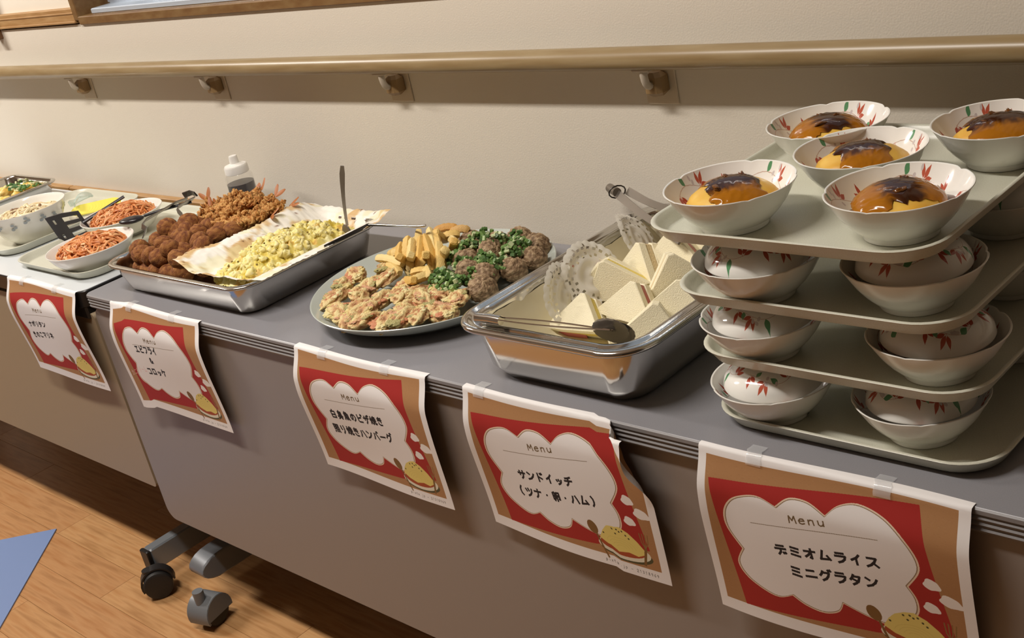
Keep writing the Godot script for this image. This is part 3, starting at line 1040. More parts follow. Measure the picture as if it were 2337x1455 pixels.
# ---------------------------------------------------------------- hot food
func three(a: String, b: String, c: String, s := 1.6) -> Callable:
	var ca := lin(hexc(a))
	var cb := lin(hexc(b))
	var cc := lin(hexc(c))
	return func(_d: Vector3, n: float, nz: FastNoiseLite):
		var k := clampf(.5 + n * s + .3 * nz.get_noise_3dv(_d * 3.0 + Vector3(7, 3, 1)), 0, 1)
		return ca.lerp(cb, k * 2) if k < .5 else cb.lerp(cc, k * 2 - 1)

func fried_pan() -> void:
	var at := Vector3(.217, .7, .265)
	var prof := [[.032, .0], [.024, .004], [.014, .035], [.0125, .050], [.004, .0505], [.0005, .0525], [0, .0545], [.0012, .0568], [.006, .0575], [.0105, .0562], [.0135, .050], [.016, .035], [.026, .0065], [.034, .004]]
	single("steel_pan", rloft(.222, .158, .045, prof, M.steel, 60, 12), "steel pan of fried food and potato salad on the grey table", "pan", at)
	# croquettes
	var crumb := vmat(.85)
	bump(crumb, M.crumb_tex, .14, Vector3.ONE * 22)
	var C := [[-.014, .334, 0], [.025, .350, 0], [.056, .350, 0], [.086, .350, 0], [.074, .318, 1], [.137, .344, 0], [.033, .305, 1], [-.008, .296, 0], [-.049, .244, 2], [-.004, .255, 1], [-.025, .214, 2], [.014, .246, 1], [.034, .271, 1], [.064, .282, 1], [.008, .215, 1], [.046, .218, 1], [.056, .245, 1], [.103, .276, 1], [.112, .243, 1], [.132, .287, 1], [.131, .219, 1], [.096, .221, 1], [.115, .318, 0], [.165, .320, 0], [.01, .30, -1], [.05, .29, -1], [.09, .30, -1], [.03, .245, -1], [.08, .24, -1], [.13, .25, -1], [.13, .30, -1], [.045, .368, -2], [.075, .372, -2], [.105, .372, -2], [.137, .370, -2], [.168, .362, -2], [.190, .330, -2]]
	var cm := []
	for k in 4:
		var b := MB.new()
		b.blob(Vector3.ZERO, Vector3(.0205, .0165, .0185), .10, 2.2, 100 + k, 30, 18, three("683618", "855024", "9e6a36", 1.3))
		cm.push_back(b.mesh(crumb))
	var heap := []
	for k in C.size():
		var q: Array = C[k]
		var lv: float = q[2]
		var dy := .010 + .011 * lv
		if lv == -1:
			dy = -.022
		elif lv == -2:
			dy = -.016
		var o := single("croquette", cm[k % 4], "round dark brown crumbed croquette heaped in the front left of the steel pan", "croquette", Vector3(q[0] + (2.66 * dy + .004 if dy > 0 else 0.0), .748 + dy, q[1] + (1.55 * dy if dy > 0 else 0.0)), "croquettes in the steel pan")
		o.rotation = Vector3(sin(k * 2.1) * .7, k * 1.3, cos(k * 1.7) * .7)
		if lv == -1:
			o.set_meta("label", "dark brown croquette low in the heap under the other croquettes")
		else:
			heap.push_back(o)
	by_rows(heap, "dark brown crumbed croquette, %s in the %s row of the heap", ["front", "second", "third", "fourth", "back"])
	# fried shrimp: knobbly batter bodies with tail fins
	var batter := vmat(.8)
	bump(batter, M.crumb_tex, .2, Vector3.ONE * 16)
	var sm := []
	for k in 3:
		var path := arc(Vector3(-.034, 0, 0), Vector3(0, .005 + .003 * k, .003), Vector3(.030, -.002, .002 * k), 9)
		var b := MB.new()
		var pt := three("9c5d24", "bd8040", "d6a764", 1.8)
		for j in 6:
			b.blob(path[j] + Vector3(0, 0, sin(j * 2.4 + k) * .003), Vector3(.0125 - .0006 * j, .0115 - .0006 * j, .0118), .55, 1.7, 200 + k * 10 + j, 20, 13, pt)
		for j in 16:
			b.blob(path[j % 7] + Vector3(sin(j * 3.1) * .006, .0075 + .004 * sin(j * 1.7), cos(j * 2.3) * .010), Vector3(.0065, .0035, .0035), 1.2, 1.7, 240 + k * 20 + j, 10, 7, pt, Basis(Vector3(sin(j), 1, cos(j * 2)).normalized(), j * 1.9))
		var t := MB.new()
		for s in [-1, 1]:
			var rows := PackedVector3Array()
			for i in 7:
				var f := i / 6.0
				for w in [-1, 0, 1]:
					var ww: float = .0050 * sin(PI * minf(f * .75 + .12, 1))
					rows.push_back(path[8] + Vector3(-.006 + f * .021, .002 + f * .004 + (.0016 if w == 0 else 0.0), s * (.001 + f * .010) + w * ww))
			t.grid(rows, 7, 3, false)
		sm.push_back([b.mesh(batter), t.mesh(M.tail, 180)])
	var S := [[.134, .235, .0, 2.2, .2], [.072, .205, .0, 2.6, .3], [.125, .210, .008, .9, .1], [.150, .212, .012, .4, .15], [.094, .160, .010, 1.0, .45], [.166, .187, .012, .6, .2], [.133, .150, .008, 1.7, .7], [.187, .172, .010, 1.5, .6], [.212, .168, .002, .9, .2], [.187, .228, .0, .5, .1], [.205, .215, -.004, 1.2, .0], [.213, .200, .0, .3, .3], [.040, .198, .002, 2.3, .8], [.079, .190, .006, 1.9, .2], [.060, .229, -.002, 2.2, .7], [.085, .171, .012, .8, .25], [.11, .185, -.012, .2, 0], [.165, .20, -.012, 1.2, 0], [.19, .185, -.014, 2.2, 0], [.07, .18, -.014, .4, 0]]
	heap = []
	for k in S.size():
		var q: Array = S[k]
		var o := thing("fried_shrimp", "golden battered fried shrimp with tail, heaped behind the croquettes", "fried shrimp", Vector3(q[0], .775 + q[2], q[1]), "fried shrimps in the steel pan")
		o.rotation = Vector3(sin(k * 1.9) * .5, q[3], q[4])
		part("batter", sm[k % 3][0], o)
		part("tail", sm[k % 3][1], o)
		if q[2] < -.01:
			o.set_meta("label", "golden battered fried shrimp underneath the other fried shrimps")
		else:
			heap.push_back(o)
	by_rows(heap, "golden battered fried shrimp, %s in the %s row of the heap", ["front", "middle", "back"])
	# greaseproof paper
	var nz := FastNoiseLite.new()
	nz.seed = 71; nz.frequency = 14.0; nz.fractal_octaves = 3
	var st := FastNoiseLite.new()
	st.seed = 5; st.frequency = 16.0; st.fractal_octaves = 3
	var p := PackedVector3Array()
	var cc := PackedColorArray()
	var nu := 90
	var nv := 90
	for i in nv:
		var fz := i / (nv - 1.0)
		for j in nu:
			var fx := j / (nu - 1.0)
			var edge := .006 * nz.get_noise_2d(fz * 3.0, 40.0)
			var x := lerpf(.222 + edge + .012 * sin(fz * 5.0) * (1 - fx), .449 + edge * .6, fx)
			var z := lerpf(.100, .392, fz) - .012 * fx * fz + .018 * sin(fx * 3.0) * smoothstep(.75, 1.0, fz) * .4
			var ridge := .779 - .010 * smoothstep(.5, 1.0, fz) + .006 * sin(fz * 7.0 + 1.0)
			var fl := .742
			var y := lerpf(ridge, fl, smoothstep(0.0, .34, fx))
			y = lerpf(y, .7605, smoothstep(.86, .985, fx))
			y = lerpf(y, .7585, smoothstep(.90, 1.0, fz) * smoothstep(.05, .3, fx))
			y = lerpf(y, .764 + .008 * smoothstep(.55, 1, fx), (1.0 - smoothstep(.0, .14, fz)) * .9)
			y += .0045 * nz.get_noise_2d(x, z) * (1.0 - smoothstep(.8, 1.0, fx) * .8) + .0016 * nz.get_noise_2d(x * 4, z * 4)
			if x > .4165:
				y = maxf(y, lerpf(.742, .7592, clampf((x - .4165) / .006, 0, 1)))
			if z > .405 or z < .118:
				y = maxf(y, .7592)
			p.push_back(Vector3(x, y, z))
			var sv := st.get_noise_2d(x * 1.0, z * .8) + .25 * (1 - fx) - .1
			var c := hexc("efece2")
			c = c.lerp(hexc("d0ab72"), smoothstep(.08, .26, sv) * .9)
			c = c.lerp(hexc("6e3a18"), smoothstep(.55, .62, st.get_noise_2d(x * 3.0 + 4, z * 3.0) + .22 * smoothstep(.2, .4, sv)))
			c = c.lerp(hexc("e6dfae"), .5 * smoothstep(.1, .3, st.get_noise_2d(x + 9, z)))
			cc.push_back(lin(c))
	var b := MB.new()
	b.grid(p, nv, nu, false, PackedVector2Array(), cc, true)
	var pm := vmat(.55)
	pm.backlight_enabled = true
	pm.backlight = Color(.35, .35, .33)
	single("greaseproof_paper", b.mesh(pm), "crumpled white greaseproof paper with brown oil stains under the potato salad", "paper")
	# creamy potato salad: a mound and its lumps
	p = PackedVector3Array()
	cc = PackedColorArray()
	var lum := FastNoiseLite.new()
	lum.seed = 9; lum.frequency = 55.0; lum.fractal_octaves = 4
	lum.noise_type = FastNoiseLite.TYPE_SIMPLEX_SMOOTH
	nu = 130
	nv = 110
	for i in nv:
		var fz := i / (nv - 1.0)
		for j in nu:
			var fx := j / (nu - 1.0)
			var z := lerpf(.150, .388, fz)
			var xl := lerpf(.285, .298, fz)
			var xr := lerpf(.424, .415, fz)
			var x := lerpf(xl, xr, fx)
			var e := pow(sin(PI * clampf(fx, 0.0, 1.0)), .45) * pow(sin(PI * clampf(fz * .93 + .05, 0, 1)), .4)
			var n := lum.get_noise_2d(x, z)
			var n2 := absf(lum.get_noise_2d(x * .8 + 5, z * .8))
			var y := .734 + .048 * e - .008 * smoothstep(.55, 1.0, fz) + (.012 * n - .012 * n2) * minf(1, e * 1.3)
			p.push_back(Vector3(x, y, z))
			var k := clampf(.5 + lum.get_noise_2d(x * .5 + 3, z * .5) * 1.1, 0, 1)
			cc.push_back(lin(hexc("d9c24f").lerp(hexc("f3ecb4"), k).lerp(hexc("d8a44a"), smoothstep(.25, .5, lum.get_noise_2d(x * .6 + 20, z * .6)) * .6)))
	b = MB.new()
	b.grid(p, nv, nu, false, PackedVector2Array(), cc, true)
	for k in 150:
		var fx := rng.randf_range(.08, .94)
		var fz := rng.randf_range(.06, .96)
		var e := pow(sin(PI * fx), .45) * pow(sin(PI * (fz * .93 + .05)), .4)
		var at2 := Vector3(lerpf(.288, .418, fx), .734 + .046 * e - .008 * smoothstep(.55, 1.0, fz), lerpf(.150, .388, fz))
		var r := rng.randf_range(.005, .0105)
		b.blob(at2, Vector3(r, r * .75, r * .9), .8, 1.3, 300 + k, 11, 8, three("d8c25c", "e6d684", "efe5ac", 1.2))
	for k in 26:
		var qx := rng.randf_range(.1, .9)
		var qz := rng.randf_range(.1, .9)
		var at3 := Vector3(lerpf(.290, .416, qx), .738 + .048 * pow(sin(PI * qx), .45) * pow(sin(PI * (qz * .93 + .05)), .4) - .008 * smoothstep(.55, 1.0, qz), lerpf(.15, .388, qz))
		b.blob(at3, Vector3(.0022, .0016, .002), .4, 2, 500 + k, 7, 5, three("6d5a20", "8a6a2a", "5a7030", 1.0))
	var salm := vmat(.6)
	var sal := single("potato_salad", b.mesh(salm), "pale yellow lumpy potato salad mounded on the greaseproof paper", "potato salad")
	sal.set_meta("kind", "stuff")
	# spoon standing in the salad
	var sp := MB.new()
	var a := Vector3(.4174, .768, .1742)
	var e2 := Vector3(.456, .877, .180)
	var mid := a.lerp(e2, .5) + Vector3(-.004, 0, 0)
	var path := arc(a, mid, e2, 9)
	plate_strip(path, [Vector3(.74, 0, -.67)], [.0045, .0048, .0052, .0056, .0062, .0070, .0082, .0088, .006], .0016, sp)
	var so := thing("spoon", "steel spoon standing upright in the potato salad", "spoon")
	part("handle", sp.mesh(M.dull, 30), so)
	var bw := MB.new()
	bw.blob(a + Vector3(-.006, -.016, 0), Vector3(.012, .018, .004), 0.0, 1, 1, 16, 9)
	part("bowl", bw.mesh(M.dull), so)
	# flat steel turner lying on the pan's right side
	var tb := MB.new()
	plate_strip(PackedVector3Array([Vector3(.455, .7665, .256), Vector3(.470, .771, .226), Vector3(.484, .776, .200), Vector3(.495, .782, .186)]), [Vector3(1, .55, .35)], [.016, .032, .036, .010], .0014, tb)
	var to := thing("turner", "flat steel turner resting on the right rim of the fried food pan", "turner")
	part("blade", tb.mesh(M.dark_steel, 30), to)
	var th := MB.new()
	th.tube(PackedVector3Array([Vector3(.492, .781, .190), Vector3(.520, .784, .192), Vector3(.58, .787, .191), Vector3(.625, .790, .192), Vector3(.640, .792, .190)]), .0022, 8)
	part("handle", th.mesh(M.steel), to)

func plate_food() -> void:
	var at := Vector3(.687, .7, .238)
	var m := mat("b9c0b8", .22)
	var b := MB.new()
	b.lathe([[0, .001], [.135, .001], [.138, .0], [.142, .001], [.150, .006], [.172, .0165], [.186, .0275], [.1895, .0312], [.1900, .0325], [.1890, .0333], [.1870, .0325], [.170, .0195], [.150, .0095], [.137, .006], [0, .006]], 120)
	single("plate", b.mesh(m, 50), "big round grey green plate of fish, fries and meatballs", "plate", at)
	# cheese baked fish
	var fm := vmat(.62)
	bump(fm, M.crumb_tex, .12, Vector3.ONE * 14)
	var F := [[.571, .232], [.543, .273], [.599, .293], [.581, .346], [.615, .326], [.619, .373], [.670, .331], [.682, .372], [.624, .400], [.688, .308], [.708, .290], [.734, .339], [.746, .309], [.742, .387], [.704, .402], [.782, .356], [.794, .333], [.674, .405], [.771, .380], [.820, .335], [.791, .285], [.610, .262], [.665, .275], [.747, .280], [.555, .310], [.645, .355]]
	var vm := []
	for k in 6:
		var q := MB.new()
		q.blob(Vector3.ZERO, Vector3(.0305, .0125, .0165), .30, 1.5, 600 + k, 44, 26, three("9c6a42", "c79b66", "d9c58c", 1.7), Basis.IDENTITY, .5)
		for j in 16:
			var an := j * 2.4 + k
			var rr := .004 + .0125 * fmod(j * .37, 1.0)
			var ps := Vector3(cos(an) * rr * 1.7, .0098 - rr * .22, sin(an) * rr)
			var pal: Callable = [three("b0643c", "be7a52", "c98f6a", 1.0), three("c4b273", "d6c88c", "dfd3a2", 1.2), three("d3c48a", "dacb86", "c6a266", 1.2), three("bd8860", "c4906a", "d0a884", 1.0), three("8a8450", "a39a62", "b8ac74", 1.0)][(j * 3 + k) % 5]
			q.blob(ps, Vector3(.0088, .0030, .0058) * (.7 + .5 * fmod(j * .61, 1.0)), .7, 1.5, 640 + k * 20 + j, 13, 8, pal, Basis(Vector3.UP, an))
		vm.push_back(q.mesh(fm))
	var heap := []
	for k in F.size():
		var q: Array = F[k]
		var off := Vector2(q[0] - .687, q[1] - .238)
		if off.length() > .152:
			off = off.normalized() * .152
		var o := single("baked_fish", vm[k % 6], "piece of white fish baked with melted cheese, ham and sauce", "baked fish", Vector3(.687 + off.x, .7275 + .003 * sin(k * 2.2) + .03 * maxf(0, off.length() - .12), .238 + off.y), "baked fish pieces at the front of the plate")
		o.rotation = Vector3(sin(k) * .2, -.95 + .5 * sin(k * 1.7), cos(k * 1.3) * .15)
		heap.push_back(o)
	by_rows(heap, "cheese baked fish piece, %s in the %s row on the plate", ["front", "second", "third", "back"])
	# french fries, each its own bent stick
	var fry := vmat(.6)
	bump(fry, noise_tex(128, .12, 2), .06, Vector3.ONE * 30)
	var R := [[.602, .772, .199, .613, .757, .217, .618, .735, .224], [.603, .774, .176, .624, .757, .203, .627, .735, .214], [.628, .772, .187, .660, .757, .210, .674, .735, .223], [.622, .776, .170, .652, .760, .193, .673, .737, .212], [.641, .776, .176, .634, .763, .163, .612, .742, .134], [.702, .768, .214, .690, .757, .207, .668, .738, .189], [.689, .768, .182, .676, .757, .175, .650, .738, .159], [.552, .744, .231, .581, .746, .230, .619, .744, .236], [.558, .742, .212, .564, .746, .200, .571, .748, .188], [.574, .748, .216, .583, .750, .210, .592, .751, .200], [.700, .748, .285, .680, .740, .275, .657, .735, .265], [.561, .744, .162, .565, .746, .150, .572, .742, .140], [.665, .742, .258, .677, .745, .252, .690, .742, .243], [.690, .743, .283, .697, .745, .271, .701, .743, .252], [.594, .756, .137, .608, .760, .124, .624, .756, .115], [.620, .752, .126, .633, .757, .117, .645, .752, .110], [.624, .752, .150, .634, .756, .141, .642, .752, .130], [.678, .743, .240, .696, .746, .253, .709, .742, .262], [.645, .768, .258, .628, .757, .241, .598, .737, .212], [.660, .768, .247, .642, .757, .234, .612, .738, .208], [.679, .764, .234, .658, .756, .218, .630, .740, .196], [.60, .728, .18, .63, .730, .19, .66, .727, .21], [.62, .726, .15, .64, .728, .17, .65, .724, .20], [.58, .724, .20, .60, .728, .215, .63, .724, .235], [.59, .738, .16, .61, .742, .17, .64, .738, .18], [.60, .738, .20, .62, .741, .195, .645, .736, .185], [.60, .748, .155, .618, .752, .165, .640, .748, .175], [.61, .758, .165, .625, .762, .175, .645, .756, .190], [.64, .746, .20, .65, .748, .215, .655, .742, .235], [.58, .735, .235, .60, .739, .24, .625, .735, .25], [.625, .772, .19, .640, .758, .212, .650, .738, .232], [.612, .770, .20, .628, .755, .222, .640, .736, .240], [.64, .770, .175, .665, .756, .195, .690, .736, .215], [.66, .764, .19, .680, .752, .21, .695, .736, .228], [.59, .764, .205, .598, .75, .222, .610, .734, .238], [.655, .760, .16, .675, .752, .165, .70, .738, .175], [.615, .766, .17, .63, .758, .18, .65, .744, .205]]
	heap = []
	for k in R.size():
		var q: Array = R[k]
		var pth := arc(Vector3(q[0], q[1], q[2]), Vector3(q[3], q[4], q[5]), Vector3(q[6], q[7], q[8]), 12)
		var c0 := pth[5]
		var rad := []
		for j in 12:
			pth[j] -= c0
			rad.push_back(.0068 * (1.0 + .06 * sin(j * 2.7 + k)) * (.72 if j == 0 or j == 11 else 1.0))
		var f := MB.new()
		f.tube(pth, rad, 12, true, lin(hexc(["deba6c", "e2c47c", "d8b05e", "e4cb8a"][k % 4]).lerp(hexc("b06a24"), .35 if k in [15, 14] else 0.0)), Vector2(.92, .88), Vector3(sin(k), 1, cos(k)), 5.0)
		single("french_fry", f.mesh(fry, 45), "pale golden crinkly french fry in the heap on the round plate", "french fry", c0, "french fries on the round plate")
		heap.push_back(get_child(get_child_count() - 1))
	by_rows(heap, "pale golden french fry, %s in the %s layer of the heap", ["front", "second", "third", "back"])
	# meatballs
	var meat := vmat(.7)
	bump(meat, M.crumb_tex, .16, Vector3.ONE * 12)
	var mm := []
	for k in 3:
		var q := MB.new()
		q.blob(Vector3.ZERO, Vector3(.0225, .0175, .0210), .16, 2.6, 700 + k, 40, 28, three("6c5338", "8c7052", "a98f6e", 2.0))
		mm.push_back(q.mesh(meat))
	var B := [[.650, .114, 0], [.677, .155, 0], [.718, .192, 1], [.786, .222, 1], [.740, .160, 2], [.716, .123, 1], [.810, .187, 0], [.731, .086, 0], [.782, .103, 0], [.812, .143, 0], [.806, .250, -1], [.754, .224, 1], [.70, .165, -3], [.76, .125, -2], [.75, .19, -3], [.69, .10, -2], [.78, .16, -2]]
	heap = []
	for k in B.size():
		var q: Array = B[k]
		var o := single("meatball", mm[k % 3], "brown glazed meatball under chopped green onion on the round plate", "meatball", Vector3(q[0], .735 + q[2] * .004, q[1]), "meatballs on the round plate")
		o.rotation = Vector3(k, k * 2.0, 0)
		if q[2] < -1:
			o.set_meta("label", "brown meatball underneath the other meatballs on the round plate")
		else:
			heap.push_back(o)
	by_rows(heap, "brown glazed meatball, %s in the %s row on the plate", ["front", "middle", "back"])
	# chopped green onion: many small rings
	var on := MB.new()
	var G := [[.747, .265, .024, 60, .010], [.722, .252, .020, 46, .008], [.771, .262, .018, 34, .008], [.785, .144, .020, 46, .022], [.791, .169, .018, 34, .020], [.688, .137, .018, 34, .018], [.692, .118, .014, 24, .020], [.765, .197, .018, 34, .018], [.776, .206, .014, 20, .018], [.696, .192, .016, 28, .012], [.757, .115, .014, 24, .020], [.73, .14, .022, 30, .026], [.70, .172, .016, 24, .020], [.80, .21, .016, 20, .014], [.735, .215, .016, 24, .016], [.775, .235, .014, 22, .010]]
	for q in G:
		for k in int(q[3]):
			var a := rng.randf() * TAU
			var r := sqrt(rng.randf())
			var c := Vector3(q[0] + cos(a) * r * q[2], .7265 + q[4] + (1 - r * r) * .016 + rng.randf_range(-.003, .003), q[1] + sin(a) * r * q[2])
			var ax := Vector3(rng.randf_range(-1, 1), rng.randf_range(-.5, 1), rng.randf_range(-1, 1)).normalized()
			var col: Color = [hexc("56783a"), hexc("46662f"), hexc("6c8d4a"), hexc("93ad6a"), hexc("c2cf9e")][[0, 0, 1, 1, 2, 2, 3, 4][rng.randi() % 8]]
			var rd := rng.randf_range(.0022, .0040)
			var l := rng.randf_range(.0016, .0045)
			on.tube(PackedVector3Array([c - ax * l, c + ax * l]), rd, 6, true, lin(col))
	var om := vmat(.45)
	var oo := single("chopped_onion", on.mesh(om, 50), "chopped green onion scattered over the meatballs on the round plate", "green onion")
	oo.set_meta("kind", "stuff")

func sandwich_mesh(kind: int) -> Array:
	# half of a square sandwich standing on its long edge: two slices of bread and a filling
	var out := []
	var w := .050
	var hgt := .051
	for layer in [[-.0165, -.0045, 0], [-.0050, .0050, 1], [.0045, .0165, 0]]:
		var b := MB.new()
		var p := PackedVector3Array()
		var sh := .0 if layer[2] == 0 else -.0012
		var z0: float = layer[0]
		var z1: float = layer[1]
		var bev := .0012
		for q in [[z0, -bev], [z0 + bev, 0.0], [z1 - bev, 0.0], [z1, -bev]]:
			var g: float = sh + q[1]
			for pt in [[w + g, 0 - g], [.004 + g * .4, hgt + g * 1.3], [-.004 - g * .4, hgt + g * 1.3], [-w - g, 0 - g], [-.02, .0], [.02, 0.0]]:
				p.push_back(Vector3(pt[0], pt[1], q[0]))
		b.grid(p, 4, 6, true)
		b.fan(p.slice(0, 6), false)
		b.fan(p.slice(18), true)
		out.push_back([layer[2], b.mesh(M.bread if layer[2] == 0 else [M.ham, M.egg_fill, M.tuna][kind], 25)])
	return out

func sandwich_pan() -> void:
	var at := Vector3(1.087, .7, .2235)
	var prof := [[.047, 0], [.036, .003], [.024, .020], [.018, .060], [.0165, .074], [.0045, .0752], [.001, .0765], [0, .079], [.0012, .0822], [.005, .084], [.009, .0832], [.0118, .0806], [.0145, .0806], [.0175, .083], [.0212, .0836], [.0245, .0815], [.0262, .076], [.031, .040], [.038, .014], [.052, .0045]]
	single("steel_pan", rloft(.150, .2185, .055, prof, M.steel_soft, 70, 14), "deep steel pan full of sandwiches on the grey table", "pan", at)
	# greaseproof lining of the pan
	var nz := FastNoiseLite.new()
	nz.seed = 17; nz.frequency = 12.0; nz.fractal_octaves = 3
	var lp := PackedVector3Array()
	for i in 36:
		var fz := i / 35.0
		for j in 20:
			var fx := j / 19.0
			var z := lerpf(.032, .402, fz)
			var x: float
			var y: float
			if fx < .5:
				var t := fx * 2
				y = lerpf(.772 + .004 * nz.get_noise_2d(z * 2, 3), .7105, t)
				x = lerpf(.9655, .9845, t) + .004 * nz.get_noise_2d(z, y) + .012 * t * t
			else:
				var t := (fx - .5) * 2
				x = lerpf(.9965, 1.165, t)
				y = .7095 + .002 * nz.get_noise_2d(x, z)
			var endz := minf(fz, 1 - fz) * 36.0
			if endz < 2.0:
				y += (2.0 - endz) * .004
			lp.push_back(Vector3(x, y, z))
	var lb := MB.new()
	lb.grid(lp, 36, 20, false, PackedVector2Array(), PackedColorArray(), true)
	var linm := mat("ddd3b4", .7)
	linm.backlight_enabled = true
	linm.backlight = Color(.2, .2, .18)
	single("lining_paper", lb.mesh(linm), "creased cream paper lining the inside of the deep sandwich pan", "paper")
	M.bread = bump(mat("efe6c6", .85), M.crumb_tex, .05, Vector3.ONE * 20)
	M.ham = mat("b8655a", .5)
	M.egg_fill = bump(mat("e6cf6a", .6), M.crumb_tex, .10, Vector3.ONE * 16)
	M.tuna = bump(mat("d5bf92", .7), M.crumb_tex, .1, Vector3.ONE * 16)
	var kinds := [sandwich_mesh(0), sandwich_mesh(1), sandwich_mesh(2)]
	# x, z, height, turn, lean, roll, kind
	var S := [
		[1.030, .300, .716, -0.15, -.75, .15, 1, "egg sandwich leaning at the front left of the deep pan"],
		[1.085, .262, .724, 0.05, -.55, -.12, 0, "ham sandwich with a pink stripe standing in the middle of the deep pan"],
		[1.140, .290, .716, 0.65, -.30, -.25, 2, "tuna sandwich standing along the right side of the deep pan, nearest the front"],
		[1.142, .238, .724, 0.45, -.40, -.2, 2, "tuna sandwich behind the one at the right front of the deep pan"],
		[1.112, .185, .738, 0.85, -.25, .1, 2, "tall white tuna sandwich standing on edge near the right rim"],
		[1.030, .160, .732, -0.35, -.35, .05, 2, "large white sandwich with its corner up in the middle back of the pan"],
		[1.075, .140, .745, 0.00, -.5, .2, 0, "sandwich with a brown crust beside the large white one"],
		[1.020, .200, .728, 0.40, -.2, .3, 1, "egg sandwich standing behind the middle ham sandwich"],
		[.995, .205, .722, 0.70, -.15, -.1, 0, "thin sandwich standing on edge beside the paper doily"],
		[1.060, .085, .752, 0.30, -.9, .2, 0, "ham sandwich with a pink stripe at the back under the tray"],
		[1.095, .105, .742, -0.20, -.5, .2, 2, "sandwich half hidden at the back right of the deep pan"],
		[.992, .300, .712, -.1, -1.25, .1, 0, "flat ham sandwich lying by the doily at the left wall"],
		[1.130, .195, .713, .2, -1.2, 0, 1, "sandwich at the bottom right of the deep pan"],
		[1.070, .200, .712, -.3, -1.3, 0, 0, "sandwich lying at the bottom in the middle of the pan"],
		[1.02, .13, .714, .2, -1.25, 0, 1, "sandwich lying at the bottom at the back of the pan"],
		[1.10, .11, .715, .9, -1.2, 0, 2, "sandwich lying at the bottom at the back right of the pan"],
	]
	for q in S:
		var o := thing("sandwich", q[7], "sandwich", Vector3(q[0], q[2], q[1]), "sandwiches in the deep steel pan")
		o.rotation = Vector3(q[4], q[3], q[5])
		for l in kinds[q[6]]:
			part("bread_slice" if l[0] == 0 else "filling", l[1], o)
	# bread scraps at the front right corner
	for q in [[1.112, .328, .733, .6, 1.2], [1.122, .333, .731, .8, 1.4], [1.135, .337, .729, .7, 1.3]]:
		var o := single("bread_finger", boxm(Vector3.ZERO, Vector3(.010, .040, .020), M.bread, .002), "small upright finger of bread at the front right of the deep pan", "bread", Vector3(q[0], q[2], q[1]), "bread fingers in the pan")
		o.rotation = Vector3(-.25, q[3], .12)
	var sc := MB.new()
	sc.blob(Vector3.ZERO, Vector3(.020, .012, .014), .3, 1.2, 33, 18, 12, three("e2cf86", "efe6c6", "f2ead0", 1.2))
	single("bread_scrap", sc.mesh(vmat(.85)), "torn piece of bread in the front right corner of the deep pan", "bread", Vector3(1.146, .724, .352))
	# paper doilies: lace made of small cells left open
	for q in [[.9905, .752, .268, .2, 1.25, .046, "white paper doily with lace holes nearest the front of the deep pan"], [.994, .760, .218, -.1, 1.15, .048, "white paper doily with lace edge against the left wall of the pan"], [.992, .770, .108, .5, .95, .045, "white paper doily with lace edge behind the large white sandwich"], [1.030, .772, .058, 1.1, .85, .042, "white paper doily at the back of the deep pan under the tongs"]]:
		var d := MB.new()
		var nr := 13
		var na := 96
		var bend := Basis.from_euler(Vector3(0, q[3], 0)) * Basis.from_euler(Vector3(0, 0, -q[4]))
		var id := PackedInt32Array()
		for r in nr + 1:
			for k in na:
				var a := TAU * k / na
				var rr: float = q[5] * (r / float(nr)) * (1.0 + (.045 * absf(sin(a * 12)) if r > nr - 2 else 0.0))
				id.push_back(d.put(bend * Vector3(cos(a) * rr, .003 * sin(a * 3) * r / nr + .0015 * sin(r * 1.3), sin(a) * rr)))
		for r in nr:
			for k in na:
				var cell := k % 8
				var hole := (r == 10 and cell in [1, 2, 5, 6]) or (r == 8 and cell in [3, 4]) or (r == 7 and cell in [0, 7]) or (r == 11 and cell in [3])
				if hole:
					continue
				var a := id[r * na + k]
				var b2 := id[r * na + (k + 1) % na]
				var c := id[(r + 1) * na + k]
				var e := id[(r + 1) * na + (k + 1) % na]
				d.tri(a, b2, c)
				d.tri(b2, e, c)
		var dm := mat("ece8dc", .8)
		dm.backlight_enabled = true
		dm.backlight = Color(.3, .3, .3)
		single("paper_doily", d.mesh(dm), q[6], "doily", Vector3(q[0], q[1], q[2]))
	# tongs on the front rim
	var t := thing("tongs", "steel tongs with scalloped ends lying along the front rim of the sandwich pan", "tongs")
	var A := Vector3(.990, .7895, .4265)
	var Bq := Vector3(1.026, .790, .4235)
	for s in [-1, 1]:
		var b := MB.new()
		var path := PackedVector3Array()
		var wid := []
		for k in 10:
			var f := k / 9.0
			path.push_back(A.lerp(Vector3(1.178, .786, .395), f) + Vector3(0, .002 - .002 * f + (.0035 if s > 0 else 0.0), s * (.003 + .006 * sin(f * PI))))
			wid.push_back(.0115 - .002 * f)
		plate_strip(path, [Vector3(-.1, .6, .9)], wid, .0016, b)
		part("arm", b.mesh(M.steel, 30), t)
		var h := MB.new()
		h.fan(scallop_head(Vector3(1.172, .784 + s * .004, .388 + s * .005), Vector3(.86, -.10, -.32), Vector3(.15, .85, .25), .021, .0165), true)
		var ring := scallop_head(Vector3(1.172, .784 + s * .004, .388 + s * .005), Vector3(.86, -.10, -.32), Vector3(.15, .85, .25), .021, .0165)
		var r2 := PackedVector3Array()
		for v in ring:
			r2.push_back(v + Vector3(0, -.0022, 0))
		var both := r2.duplicate()
		both.append_array(ring)
		h.grid(both, 2, ring.size(), true)
		h.fan(r2, false)
		part("head", h.mesh(M.dull, 30), t)
	var hb := MB.new()
	hb.tube(PackedVector3Array([A + Vector3(-.003, .002, 0), A.lerp(Bq, .5) + Vector3(0, .003, 0), Bq + Vector3(0, .002, 0)]), .0062, 16)
	part("sleeve", hb.mesh(M.steel), t)
